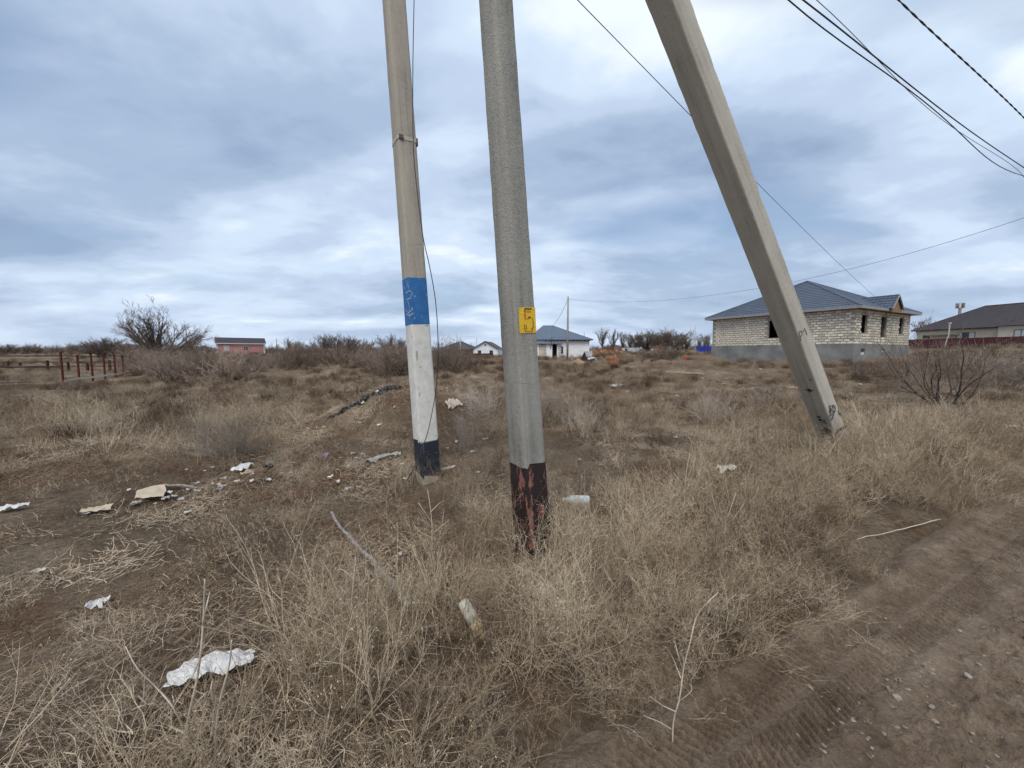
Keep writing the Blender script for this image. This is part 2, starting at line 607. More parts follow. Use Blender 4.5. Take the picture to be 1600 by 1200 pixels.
def weed(seed, n=7, L=0.45, spread=0.35, base=0.04, wander=0.16, trop=0.06, br=6, brl=0.38, tw=3, twl=0.35, r=0.0016, bud=0.0, ang=(0.35, 0.9), S=3):
    g = np.random.default_rng(seed)
    st = np.concatenate([g.normal(0, base, (n, 2)), np.full((n, 1), -0.03)], 1)
    az = g.uniform(0, 6.283, n); tilt = np.abs(g.normal(0, spread, n))
    d = np.stack([np.sin(tilt) * np.cos(az), np.sin(tilt) * np.sin(az), np.cos(tilt)], 1)
    ln = L * g.uniform(0.55, 1.1, n)
    P0 = grow(g, st, d, ln, 7, wander, trop)
    r0 = r * g.uniform(0.8, 1.3, n)
    R0 = taper(r0, r0 * 0.4, 7)
    parts = [tubes(P0, R0, S)]
    ends = [P0[:, -1]]
    if br:
        p, dd, rr = sprout(g, P0, R0, br, ang[0], ang[1], 0.2)
        l1 = np.repeat(ln, br) * brl * g.uniform(0.4, 1.2, len(p))
        P1 = grow(g, p, dd, l1, 5, wander * 1.3, trop)
        R1 = taper(rr * 0.75, rr * 0.4, 5)
        parts.append(tubes(P1, R1, S)); ends.append(P1[:, -1])
        if tw:
            p, dd, rr = sprout(g, P1, R1, tw, 0.4, 1.1, 0.2)
            l2 = np.repeat(l1, tw) * twl * g.uniform(0.5, 1.5, len(p))
            P2 = grow(g, p, dd, l2, 3, wander * 1.2, trop)
            R2 = taper(rr * 0.8, rr * 0.5, 3)
            parts.append(tubes(P2, R2 * 1.2, 2)); ends.append(P2[:, -1])
    if bud:
        parts.append(buds(g, np.concatenate(ends[1:] or ends), bud))
    return join(parts)


def thatch(seed, n=420, half=0.27, L=0.10, r=0.0014):
    g = np.random.default_rng(seed)
    st = np.concatenate([g.normal(0, half * 0.62, (n, 2)), g.uniform(0.0, 0.03, (n, 1))], 1)
    az = g.uniform(0, 6.283, n)
    d = np.stack([np.cos(az), np.sin(az), g.normal(0.10, 0.25, n)], 1)
    P = grow(g, st, d, L * g.uniform(0.4, 1.5, n), 4, 0.28, -0.02)
    r0 = r * g.uniform(0.6, 1.5, n)
    return tubes(P, taper(r0, r0 * 0.5, 4), 2)


def cluster(seed, plants, count, half, s0=0.6, s1=1.15):
    """several plants of a kind standing together"""
    g = np.random.default_rng(seed)
    out = []
    for _ in range(count):
        V, F = plants[g.integers(len(plants))]
        a = g.uniform(0, 6.283); k = g.uniform(s0, s1)
        q = g.uniform(-half, half, 2)
        c, sn = math.cos(a) * k, math.sin(a) * k
        tx, ty = g.normal(0, 0.13, 2)
        W = np.stack([V[:, 0] * c - V[:, 1] * sn + q[0] + tx * V[:, 2], V[:, 0] * sn + V[:, 1] * c + q[1] + ty * V[:, 2], V[:, 2] * k], 1)
        out.append((W, F))
    return join(out)


def scatter(name, protos, mat, pts, rz, scl, idx, label, cat, tilt=0.12):
    coll = bpy.data.collections.new(name + '_kinds')
    for i, (V, F) in enumerate(protos):
        me = np_mesh('%s_kind' % name, V, F, False)
        me.materials.append(mat)
        coll.objects.link(bpy.data.objects.new('%s_kind_%02d' % (name, i), me))
    n = len(pts)
    me = bpy.data.meshes.new(name)
    me.vertices.add(n); me.vertices.foreach_set('co', np.ascontiguousarray(pts, np.float32).ravel())
    e = 0.15
    gx = (H(pts[:, 0] + e, pts[:, 1]) - H(pts[:, 0] - e, pts[:, 1])) / (2 * e)
    gy = (H(pts[:, 0], pts[:, 1] + e) - H(pts[:, 0], pts[:, 1] - e)) / (2 * e)
    c, sn = np.cos(rz), np.sin(rz)
    lx = gx * c + gy * sn; ly = -gx * sn + gy * c
    rot = np.stack([np.arctan(ly) + rng.normal(0, tilt, n), -np.arctan(lx) + rng.normal(0, tilt, n), rz], 1).astype(np.float32)
    a = me.attributes.new('rot', 'FLOAT_VECTOR', 'POINT'); a.data.foreach_set('vector', rot.ravel())
    a = me.attributes.new('scl', 'FLOAT', 'POINT'); a.data.foreach_set('value', np.ascontiguousarray(scl, np.float32))
    a = me.attributes.new('idx', 'INT', 'POINT'); a.data.foreach_set('value', np.ascontiguousarray(idx, np.int32))
    me.materials.append(mat)
    o = link(bpy.data.objects.new(name, me))
    ng = bpy.data.node_groups.new(name, 'GeometryNodeTree')
    ng.interface.new_socket('Geometry', in_out='INPUT', socket_type='NodeSocketGeometry')
    ng.interface.new_socket('Geometry', in_out='OUTPUT', socket_type='NodeSocketGeometry')
    gi = ng.nodes.new('NodeGroupInput'); go = ng.nodes.new('NodeGroupOutput')
    iop = ng.nodes.new('GeometryNodeInstanceOnPoints')
    ci = ng.nodes.new('GeometryNodeCollectionInfo')
    ci.inputs['Collection'].default_value = coll
    ci.inputs['Separate Children'].default_value = True
    ci.inputs['Reset Children'].default_value = True
    iop.inputs['Pick Instance'].default_value = True

    def na(nm, dt):
        q = ng.nodes.new('GeometryNodeInputNamedAttribute'); q.data_type = dt
        q.inputs['Name'].default_value = nm
        return q.outputs['Attribute']
    L = ng.links
    L.new(gi.outputs[0], iop.inputs['Points']); L.new(ci.outputs[0], iop.inputs['Instance'])
    L.new(na('idx', 'INT'), iop.inputs['Instance Index'])
    L.new(na('rot', 'FLOAT_VECTOR'), iop.inputs['Rotation'])
    L.new(na('scl', 'FLOAT'), iop.inputs['Scale'])
    L.new(iop.outputs[0], go.inputs[0])
    md = o.modifiers.new('scatter', 'NODES'); md.node_group = ng
    tag(o, label, cat, kind='stuff')
    return o


def wedge(r0, r1, dens, a=63):
    """random ground positions between two distances, inside the half of the field that faces the lens"""
    A = math.pi * (r1 ** 2 - r0 ** 2) * (2 * a / 360)
    n = int(A * dens)
    r = np.sqrt(rng.uniform(r0 ** 2, r1 ** 2, n)); t = np.radians(rng.uniform(-a, a, n))
    return np.stack([r * np.sin(t), r * np.cos(t)], 1)


_p = [spot(670, 750), spot(834, 864), spot(1311, 705)]
POLES = {'painted': _p[0][:2], 'numbered': _p[1][:2], 'brace': _p[2][:2]}
HOUSES = [(26.1, 34.6, 8.2), (7.5, 66, 7.5), (78, 62, 12)]


OPEN_SPOTS = [(*spot(738, 980)[:2], 0.13), (*spot(900, 815)[:2], 0.25), (*spot(335, 1055)[:2], 0.2), (*spot(375, 1050)[:2], 0.2), (*spot(580, 905)[:2], 0.16), (*spot(1140, 765)[:2], 0.3), (*spot(832, 895)[:2], 0.26), (*spot(1300, 725)[:2], 0.3)]


def clear(p, pad=0.0):
    k = np.ones(len(p), bool)
    for (x, y, r) in HOUSES:
        k &= np.hypot(p[:, 0] - x, p[:, 1] - y) > r + pad
    for (x, y) in POLES.values():
        k &= np.hypot(p[:, 0] - x, p[:, 1] - y) > 0.13
    return k


def finish(p):
    return np.concatenate([p, H(p[:, 0], p[:, 1])[:, None]], 1)


def vegetation():
    straw = stem_mat('dry_straw_stems', [(0.0, (0.195, 0.138, 0.088)), (0.3, (0.36, 0.282, 0.195)), (0.65, (0.51, 0.413, 0.296)), (1.0, (0.68, 0.575, 0.435))])
    grey = stem_mat('weathered_grey_stems', [(0.0, (0.24, 0.185, 0.14)), (0.5, (0.39, 0.32, 0.255)), (1.0, (0.53, 0.45, 0.36))])
    rust = stem_mat('rust_brown_scrub', [(0.0, (0.105, 0.066, 0.044)), (0.45, (0.185, 0.128, 0.088)), (0.78, (0.31, 0.243, 0.175)), (1.0, (0.47, 0.385, 0.28))])

    mixed = stem_mat('mixed_dead_grass', [(0.0, (0.18, 0.115, 0.075)), (0.3, (0.30, 0.215, 0.15)), (0.6, (0.45, 0.357, 0.262)), (1.0, (0.64, 0.535, 0.41))])
    litter_m = stem_mat('brown_plant_litter', [(0.0, (0.13, 0.082, 0.052)), (0.35, (0.25, 0.178, 0.122)), (0.7, (0.41, 0.322, 0.232)), (1.0, (0.60, 0.495, 0.37))])
    # ---- flattened straw over the soil
    p = np.concatenate([wedge(1.0, 4.0, 15), wedge(4.0, 9.0, 5.5), wedge(9, 20, 1.0)])
    s = side(p[:, 0], p[:, 1])
    keep = (s > -0.12 + 0.3 * rng.random(len(p))) & clear(p)
    keep &= rng.random(len(p)) < (0.15 + 0.85 * ss(-0.3, -1.1, p[:, 0])) * 0.75 + 0.3 * ss(-0.3, 0.5, fbm(p[:, 0] * 0.8, p[:, 1] * 0.8, 3, 12))
    p = p[keep]; n = len(p)
    r = np.hypot(p[:, 0], p[:, 1])
    scatter('straw_thatch', [thatch(100 + i, n=300) for i in range(8)], litter_m, finish(p), rng.uniform(0, 6.28, n),
            rng.uniform(0.7, 1.15, n) * (1 + 0.9 * ss(4, 15, r)), rng.integers(0, 8, n),
            'flattened dry straw matted over the soil', 'straw', 0.02)

    # ---- tall branching dry weeds along the verge and round the poles
    kA = [weed(200 + i, n=5, L=0.54, spread=0.26, br=5, tw=3, bud=0.0045, r=0.0021) for i in range(4)]
    kB = [weed(210 + i, n=7, L=0.42, spread=0.42, br=6, brl=0.5, tw=2, twl=0.5, wander=0.24, trop=0.02, r=0.0017) for i in range(4)]
    kC = [weed(220 + i, n=4, L=0.66, spread=0.2, br=7, brl=0.3, tw=2, bud=0.0035, ang=(0.3, 0.7), r=0.002) for i in range(3)]
    protos = [cluster(230 + i, kA + kB[:1], 5, 0.17) for i in range(4)] + [cluster(240 + i, kB, 4, 0.17) for i in range(4)] + \
             [cluster(250 + i, kC + kB[:2], 4, 0.17) for i in range(3)]
    p = np.concatenate([wedge(1.1, 3.4, 40), wedge(3.4, 7, 18), wedge(7, 12, 13)])
    x, y = p[:, 0], p[:, 1]
    s = side(x, y)
    w = ss(0.0, 0.2, s) * (1 - 0.93 * ss(1.2, 2.2, s))
    w *= 0.05 + 0.95 * np.maximum(ss(-1.5, -0.55, x + 0.25 * vnoise(x * 1.5, y * 1.5, 3)), 0)
    w = np.maximum(w, 0.95 * ss(3.2, 4.0, -x) * ss(5.0, 5.5, y) * (1 - ss(7.4, 8.4, y)) * ss(-0.8, -0.1, fbm(x * 0.6, y * 0.6, 2, 9)))
    w = np.maximum(w, 0.30 * ss(0.2, 1.2, x) * ss(5, 6, y) * (1 - ss(8.5, 10.5, y)) * ss(-0.1, 0.4, fbm(x * 0.7, y * 0.7, 2, 19)))
    w *= 0.68 + 0.5 * fbm(x * 1.6, y * 1.6, 2, 77)
    for (qx, qy) in POLES.values():
        w = np.maximum(w, 0.9 * (np.hypot(x - qx, y - qy + 0.15) < 0.42))
    w = np.maximum(w, 0.95 * ss(0.1, 0.8, x) * ss(0.0, 0.15, s) * (1 - ss(1.4, 2.1, s)))
    yb = 1.62 + 0.95 * ss(-1.0, -0.5, x)
    w = np.maximum(w, 0.95 * ss(-1.6, -1.15, x) * (1 - ss(0, 0.15, y - yb)) * ss(0.0, 0.12, s))
    w = w * np.clip(0.95 + 0.5 * fbm(x * 1.25, y * 1.25, 3, 177), 0.5, 1)
    for (qx, qy, qr) in OPEN_SPOTS:
        w = w * (np.hypot(x - qx, y - qy) > qr)
    k = (rng.random(len(p)) < w) & (s > 0.04) & clear(p)
    p = p[k]; s = s[k]
    ex = []
    for (qx, qy) in POLES.values():      # weeds pressed round the foot of each pole
        for a_ in np.linspace(0, 6.283, 13)[:-1]:
            rr_ = rng.uniform(0.21, 0.42)
            ex.append((qx + rr_ * math.cos(a_), qy + rr_ * math.sin(a_)))
    ex = np.array(ex)
    p = np.concatenate([p, ex]); s = np.concatenate([s, np.full(len(ex), 0.02)]); n = len(p)
    scl = rng.uniform(0.6, 1.15, n) * (0.62 + 0.42 * ss(0.0, 0.5, s)) * (0.9 + 0.3 * ss(2.6, 6, p[:, 1]))
    scl[-len(ex):] *= 0.62
    scatter('dry_weeds', protos, straw, finish(p), rng.uniform(0, 6.28, n), scl, rng.integers(0, len(protos), n),
            'tall brittle straw-coloured weeds crowding the verge', 'weeds', 0.07)

    kD = [weed(260 + i, n=4, L=0.46, spread=0.25, br=6, brl=0.32, tw=4, twl=0.3, bud=0.0065, r=0.0018, ang=(0.3, 0.8)) for i in range(4)]
    protos = [cluster(270 + i, kD, 3, 0.16) for i in range(4)]
    p = np.concatenate([wedge(1.2, 4, 7), wedge(4, 10, 3)])
    x, y = p[:, 0], p[:, 1]
    s = side(x, y)
    w = ss(0.1, 0.4, s) * ss(-0.1, 0.5, fbm(x * 0.9, y * 0.9, 2, 301)) * (0.2 + 0.8 * ss(-1.4, -0.5, x))
    k = (rng.random(len(p)) < w) & clear(p)
    p = p[k]; n = len(p)
    scatter('seed_weeds', protos, rust, finish(p), rng.uniform(0, 6.28, n), rng.uniform(0.6, 1.1, n), rng.integers(0, 4, n),
            'dark brown dead weeds with small seed heads among the straw', 'weeds', 0.08)

    # ---- low tangled grey-brown weeds over the rest of the near field
    gA = [weed(300 + i, n=11, L=0.20, spread=0.75, base=0.06, br=4, brl=0.55, tw=2, twl=0.5, wander=0.3, trop=-0.01, r=0.0015) for i in range(4)]
    gB = [weed(310 + i, n=26, L=0.22, spread=0.5, base=0.035, br=0, wander=0.14, trop=-0.03, r=0.0013, S=2) for i in range(3)]
    protos = [cluster(320 + i, gA + gB[:1], 5, 0.2, 0.5, 1.15) for i in range(5)] + [cluster(330 + i, gB + gA[:1], 4, 0.2, 0.5, 1.1) for i in range(3)]
    p = np.concatenate([wedge(1.1, 4.0, 14), wedge(4.0, 9, 8), wedge(9, 18, 3)])
    x, y = p[:, 0], p[:, 1]
    s = side(x, y)
    w = ss(0.05, 0.5, s) * (0.18 + 0.75 * ss(-0.35, 0.45, fbm(x * 0.75, y * 0.75, 3, 55)))
    w *= 1 - 0.35 * ss(-0.7, -1.5, x) * (1 - ss(3.4, 4.4, y))
    w = np.clip(w * 1.25, 0, 1)
    for (qx, qy, qr) in OPEN_SPOTS:
        w = w * (np.hypot(x - qx, y - qy) > qr)
    k = (rng.random(len(p)) < w) & clear(p)
    p = p[k]; n = len(p)
    r = np.hypot(p[:, 0], p[:, 1])
    scatter('dry_grass', protos, mixed, finish(p), rng.uniform(0, 6.28, n), rng.uniform(0.7, 1.15, n) * (0.9 + 0.5 * ss(4, 12, r)), rng.integers(0, len(protos), n),
            'low tangled grey-brown grass over the waste ground', 'grass', 0.06)

    # ---- rounded scrub tufts over the middle and far field
    protos = [weed(400 + i, n=40, L=0.38, spread=0.8, base=0.12, br=6, brl=0.45, tw=2, twl=0.5, wander=0.22, trop=0.02, r=0.0048, bud=0.012 if i % 2 else 0.0) for i in range(5)]
    p = np.concatenate([wedge(6, 14, 3.0), wedge(14, 35, 2.3), wedge(35, 75, 0.6), wedge(75, 130, 0.2)])
    x, y = p[:, 0], p[:, 1]
    w = ss(-0.35, 0.5, fbm(x * 0.22, y * 0.22, 3, 65) + 0.5 * fbm(x * 0.9, y * 0.9, 2, 66))
    bare = np.exp(-(((x - 17) / 11) ** 2 + ((y - 31.5) / 4.0) ** 2))
    w = w * (1 - 0.9 * np.clip(bare * 1.4, 0, 1))
    s = side(x, y)
    k = (rng.random(len(p)) < w) & (s > 0.6) & clear(p, 0.5)
    p = p[k]; n = len(p)
    r = np.hypot(p[:, 0], p[:, 1])
    scatter('scrub_undergrowth', protos, rust, finish(p), rng.uniform(0, 6.28, n), rng.uniform(0.5, 1.25, n) * (0.85 + 0.7 * ss(12, 60, r)), rng.integers(0, 5, n),
            'low rust-brown scrub tufts dotted over the field', 'scrub', 0.08)

    # ---- fine pale grass filling the middle distance
    protos = [weed(450 + i, n=60, L=0.26, spread=0.42, base=0.12, br=0, wander=0.1, trop=-0.02, r=0.0026, S=2) for i in range(4)]
    p = np.concatenate([wedge(8, 18, 6), wedge(18, 40, 2.6), wedge(40, 80, 0.8)])
    x, y = p[:, 0], p[:, 1]
    w = 0.15 + 0.8 * ss(-0.2, 0.5, fbm(x * 0.3, y * 0.3, 3, 85))
    bare = np.exp(-(((x - 17) / 11) ** 2 + ((y - 31.5) / 4.0) ** 2))
    w = w * (1 - 0.95 * np.clip(bare * 1.4, 0, 1))
    k = (rng.random(len(p)) < w) & (side(x, y) > 0.6) & clear(p, 0.5)
    p = p[k]; n = len(p)
    r = np.hypot(p[:, 0], p[:, 1])
    scatter('field_grass', protos, straw2, finish(p), rng.uniform(0, 6.28, n), rng.uniform(0.6, 1.2, n) * (0.9 + 0.6 * ss(12, 50, r)), rng.integers(0, 4, n),
            'thin pale dry grass across the middle of the field', 'grass', 0.08)


straw2 = stem_mat('pale_field_grass', [(0.0, (0.20, 0.145, 0.10)), (0.5, (0.32, 0.253, 0.182)), (1.0, (0.47, 0.385, 0.285))])
vegetation()



# ------------------------------------------------------------------ concrete poles
def project(p):
    d = np.asarray(p, float) - CAM
    c, s = math.cos(PITCH), math.sin(PITCH)
    w = d[1] * c - d[2] * s
    return CX + FPX * d[0] / w, CY - FPX * (d[1] * s + d[2] * c) / w


def frame_matrix(base, top, psi):
    z = Vector(top - base).normalized()
    x = Vector((1, 0, 0)); x = (x - z * x.dot(z)).normalized()
    y = z.cross(x)
    m = Matrix((x, y, z)).transposed() @ Matrix.Rotation(psi, 3, 'Z')
    M = m.to_4x4(); M.translation = Vector(base)
    return M


class Pole:
    """tapered concrete post with rounded corners; local z runs up the shaft"""

    def __init__(s, base, top, psi, a0, a1, cr=0.028):
        s.base = np.array(base, float); s.top = np.array(top, float)
        s.M = frame_matrix(s.base, s.top, psi); s.Mi = s.M.inverted()
        s.L = float(np.linalg.norm(s.top - s.base)); s.a0, s.a1, s.cr = a0, a1, cr

    def half(s, z):
        return 0.5 * (s.a0 + (s.a1 - s.a0) * z / s.L)

    def ring(s, z, off=0.0, n=4):
        h = s.half(z) + off; r = s.cr
        out = []
        for k, (sx, sy) in enumerate(((1, 1), (-1, 1), (-1, -1), (1, -1))):
            for i in range(n):
                t = (k + i / (n - 1)) * math.pi / 2
                out.append((sx * (h - r) + r * math.cos(t), sy * (h - r) + r * math.sin(t)))
        return out

    def skin(s, z0, z1, off, nz, g, jit=0.0, rag0=0.0, rag1=0.0, chips=()):
        mb = MB(); n = 16; V = []
        zs = np.linspace(z0, z1, nz)
        e0 = g.normal(0, rag0, n) if rag0 else np.zeros(n)
        e1 = g.normal(0, rag1, n) if rag1 else np.zeros(n)
        for i, z in enumerate(zs):
            for j, (x, y) in enumerate(s.ring(z, off)):
                dz = e0[j] if i == 0 else (e1[j] if i == nz - 1 else 0)
                q = 1.0
                for (cz, cw, j0, j1, dep) in chips:
                    if j0 <= j <= j1:
                        q -= dep * max(0, 1 - abs(z - cz) / cw)
                V.append((x * q + g.normal(0, jit), y * q + g.normal(0, jit), z + dz))
        F = [(i * n + j, i * n + (j + 1) % n, (i + 1) * n + (j + 1) % n, (i + 1) * n + j) for i in range(nz - 1) for j in range(n)]
        if off == 0:
            F += [tuple((nz - 1) * n + j for j in range(n))]
        return mb.add(V, F)

    def z_at(s, py):
        lo, hi = 0.0, s.L
        for _ in range(40):
            m = (lo + hi) / 2
            if project(s.base + (s.top - s.base) * m / s.L)[1] > py: lo = m
            else: hi = m
        return lo

    def on_face(s, px, py, face, lift):
        """where the line of sight meets one flat face, in pole coordinates"""
        d = Vector(ray(px, py)); o = s.Mi @ Vector(CAM); dl = s.Mi.to_3x3() @ d
        ax = 0 if face == 'x' else 1
        t = 0.0
        z = s.L * 0.3
        for _ in range(6):
            pl = -(s.half(z) + lift)
            t = (pl - o[ax]) / dl[ax]
            p = o + dl * t
            z = p.z
        return (p.x, p.y, p.z)


def patch(pole, pts, face, lift, name, mat, parent, label=None):
    V = [pole.on_face(x, y, face, lift) for x, y in pts]
    c = np.mean(V, 0)
    n = len(V)
    mb = MB().add(V + [tuple(c)], [(i, (i + 1) % n, n) for i in range(n)])
    o = mb.build(name, mat, parent)
    if label: o['label'] = label
    return o


def strokes(pole, lines, face, lift, width, name, mat, parent):
    mb = MB()
    for ln in lines:
        P = np.array([pole.on_face(x, y, face, lift) for x, y in ln])
        nrm = np.array([1.0, 0, 0]) if face == 'x' else np.array([0, 1.0, 0])
        T = np.gradient(P, axis=0)
        S = np.cross(T, nrm); S /= np.linalg.norm(S, axis=1)[:, None] + 1e-9
        V = np.concatenate([P + S * width / 2, P - S * width / 2])
        k = len(P)
        mb.add(V, [(i, i + 1, k + i + 1, k + i) for i in range(k - 1)])
    return mb.build(name, mat, parent)


g0 = np.random.default_rng(5)
M_conc_warm = concrete('weathered_warm_concrete', (0.475, 0.43, 0.36), (0.325, 0.292, 0.245))
M_conc_grey = concrete('weathered_grey_concrete', (0.375, 0.36, 0.318), (0.225, 0.217, 0.193))
M_conc_pale = concrete('weathered_pale_concrete', (0.58, 0.54, 0.46), (0.43, 0.395, 0.335))
M_blue = paint_over('chipped_blue_paint', (0.035, 0.17, 0.42), (0.03, 0.13, 0.34), (0.34, 0.45, 0.55), 0.60, 16.0, (1, 1, 0.8), (0.20, 0.32, 0.46))
M_white = paint_over('cracked_whitewash', (0.74, 0.72, 0.67), (0.62, 0.60, 0.55), (0.40, 0.38, 0.34), 0.62, 30.0, rough=0.85)
M_black = paint_over('flaking_black_tar_paint', (0.020, 0.024, 0.033), (0.035, 0.040, 0.052), (0.33, 0.32, 0.30), 0.64, 24.0, (1, 1, 0.6))
M_blackred = paint_over('black_over_red_paint', (0.022, 0.016, 0.016), (0.04, 0.024, 0.022), (0.33, 0.145, 0.115), 0.555, 13.0, (1.4, 1.4, 0.32), (0.17, 0.07, 0.06))
M_yellow = paint_over('yellow_sign_paint', (0.78, 0.50, 0.035), (0.70, 0.42, 0.03), (0.62, 0.48, 0.20), 0.60, 34.0)
M_ink = plain('dark_marker_ink', (0.05, 0.03, 0.025), (0.10, 0.05, 0.03), 60)
M_redink = plain('orange_red_ink', (0.50, 0.13, 0.03), (0.62, 0.26, 0.04), 60)
M_rust = plain('rusty_steel', (0.22, 0.12, 0.07), (0.10, 0.06, 0.045), 40, 0.8, 0.003)
M_steel = plain('galvanised_steel', (0.36, 0.34, 0.31), (0.25, 0.23, 0.21), 25, 0.55, 0.0, 0.3)
M_wire = plain('dark_cable', (0.035, 0.032, 0.036), (0.06, 0.05, 0.052), 30, 0.6)
M_wiregrey = plain('grey_wire', (0.13, 0.13, 0.14), (0.2, 0.2, 0.21), 30, 0.6)


def through(base, px, py, ztop, Y=None):
    q = at(px, py, base[1] if Y is None else Y)
    d = q - base
    return base + d * ((ztop - base[2]) / d[2])


def pole_root(name, P, label, cat='utility pole'):
    e = link(bpy.data.objects.new(name, None))
    e.empty_display_size = 0.2
    e.matrix_world = P.M
    return tag(e, label, cat)


# painted pole
bL = spot(670, 750); bL[2] -= 0.02
pL = Pole(bL, through(bL, 615.5, 0, 8.2), R(33.7), 0.232, 0.190)
eL = pole_root('utility_pole', pL, 'leaning concrete pole with blue, white and black painted bands')
pL.skin(-0.4, pL.L, 0, 90, g0, 0.0007).build('shaft', M_conc_warm, eL, True)
zb = [pL.z_at(v) for v in (437, 508, 686, 739)]
o = pL.skin(zb[1], zb[0], 0.0022, 6, g0, 0.0003, 0.004, 0.007).build('painted_band', M_blue, eL, True); o['label'] = 'chipped blue painted band'
o = pL.skin(zb[2], zb[1] - 0.002, 0.0018, 14, g0, 0.0008, 0.01, 0.004).build('painted_band', M_white, eL, True); o['label'] = 'cracked whitewashed band'
o = pL.skin(zb[3], zb[2] - 0.002, 0.0024, 6, g0, 0.0006, 0.03, 0.012).build('painted_band', M_black, eL, True); o['label'] = 'flaking black painted band'
zc = pL.z_at(224)
cl = pL.skin(zc - 0.02, zc + 0.02, 0.004, 2, g0).build('clamp', M_conc_pale, eL)
hh = pL.half(zc)
MB().box(-hh * 0.9, -hh * 0.45, -hh - 0.016, -hh - 0.004, zc - 0.02, zc + 0.022).build('bolt', M_rust, cl)
MB().box(hh + 0.004, hh + 0.016, -hh * 0.9, -hh * 0.5, zc - 0.04, zc + 0.04).build('bracket', M_rust, cl)
# worn scrawl in pale paint on the blue band
strokes(pL, [[(634, 458), (640, 454), (645, 458), (641, 466), (635, 468)], [(637, 470), (640, 480), (639, 490), (640, 497)],
             [(634, 484), (638, 489), (645, 482)], [(635, 491), (640, 493), (646, 489)]], 'x', 0.0035, 0.009, 'scrawl',
        plain('scraped_pale_marks', (0.60, 0.60, 0.55), (0.36, 0.44, 0.5), 90), eL)

# numbered pole
bM = spot(834, 864); bM[2] -= 0.02
pM = Pole(bM, through(bM, 774.5, 0, 8.6), R(39), 0.208, 0.140, 0.034)
eM = pole_root('utility_pole', pM, 'thick grey concrete pole with a yellow number 5 patch and black-red foot')
pM.skin(-0.4, pM.L, 0, 90, g0, 0.0008).build('shaft', M_conc_grey, eM, True)
o = pM.skin(-0.1, pM.z_at(722), 0.0022, 10, g0, 0.0006, 0.0, 0.012).build('painted_band', M_blackred, eM, True); o['label'] = 'peeling black and red painted foot'
sg = patch(pM, [(810.5, 481), (818, 480), (836.2, 480), (837, 500), (838, 519.5), (826, 520.2), (812, 521), (811, 501)], 'y', 0.0022, 'sign', M_yellow, eM, 'yellow painted rectangle with number 5')
sx = lambda u: 810.5 + u * 27.0
sy = lambda v: 480.2 + v * 40.5
q = lambda L_: [[(sx(u), sy(v)) for u, v in l] for l in L_]
for me_, w_, ls in ((M_redink, 0.016, [[(0.36, 0.14), (0.37, 0.30), (0.38, 0.45)]]),
                    (M_redink, 0.006, [[(0.40, 0.16), (0.55, 0.17), (0.72, 0.16)], [(0.42, 0.45), (0.55, 0.43), (0.7, 0.42)], [(0.42, 0.93), (0.6, 0.925), (0.8, 0.93)],
                                       [(0.72, 0.84), (0.82, 0.80), (0.84, 0.6)]]),
                    (M_ink, 0.008, [[(0.32, 0.055), (0.45, 0.05), (0.6, 0.065), (0.76, 0.05)], [(0.55, 0.40), (0.62, 0.37), (0.70, 0.385)]]),
                    (M_ink, 0.0045, [[(0.79, 0.40), (0.835, 0.52), (0.85, 0.66), (0.83, 0.80), (0.78, 0.90)], [(0.34, 0.66), (0.34, 0.80), (0.42, 0.95)],
                                     [(0.42, 0.66), (0.44, 0.75), (0.48, 0.85)], [(0.33, 0.06), (0.33, 0.15), (0.42, 0.12)]])):
    for l_ in ls:
        strokes(pM, q([l_]), 'y', 0.0038 if me_ is M_redink else 0.0046, w_, 'numeral_stroke', me_, sg)

# leaning brace that props the numbered pole
bB = spot(1311, 705); bB[2] -= 0.03
tB = at(721, -850, bM[1])
pB = Pole(bB, tB, R(33), 0.250, 0.215, 0.020)
eB = pole_root('brace_pole', pB, 'pale square concrete brace pole propped at a slant over the field', 'brace pole')
zq = [pB.z_at(v) for v in (66, 325, 120)]
pB.skin(-0.45, pB.L, 0, 130, g0, 0.0009, chips=((zq[0], 0.05, 12, 15, 0.06), (zq[1], 0.07, 12, 15, 0.09), (zq[1] + 0.3, 0.05, 12, 15, 0.04), (zq[2], 0.05, 12, 15, 0.05))).build('shaft', M_conc_pale, eB, True)
strokes(pB, [[(1248.5, 519.5), (1250, 526), (1251.8, 532.5)], [(1247.5, 520.5), (1249.5, 517.5), (1252.5, 518), (1253.8, 522), (1252.2, 525), (1250, 526)],
             [(1255.2, 518.5), (1257.3, 512.5), (1259.2, 517.5), (1261.2, 523.5)]], 'y', 0.003, 0.010, 'lettering', M_ink, eB)
M_tar = paint_over('tar_smear', (0.025, 0.027, 0.03), (0.05, 0.05, 0.052), (0.40, 0.375, 0.32), 0.50, 34.0)
for f, pts in (('x', [(1256.5, 608), (1264, 607.2), (1272.5, 609.6), (1270, 612), (1264, 614), (1262, 611), (1257, 609.5)]),
               ('x', [(1262, 592.5), (1267, 591), (1268.5, 595.5), (1264, 593.8)]),
               ('x', [(1275, 648), (1281, 650), (1287, 655), (1292, 661), (1291, 664), (1284, 661), (1277, 654)]),
               ('x', [(1283, 670), (1290, 667), (1297, 672), (1302, 683), (1307, 694), (1300, 700), (1291, 697), (1286, 686)]),
               ('y', [(1295, 634), (1300, 633), (1305, 632), (1306, 640), (1304, 648), (1300, 658), (1296, 654), (1295.5, 644)]),
               ('y', [(1303, 676), (1312, 669), (1320, 664), (1322, 668), (1314, 674), (1306, 680)]),
               ('y', [(1309, 640), (1313, 644), (1316, 650), (1311, 650)])):
    patch(pB, pts, f, 0.003, 'tar_smear', M_tar, eB)


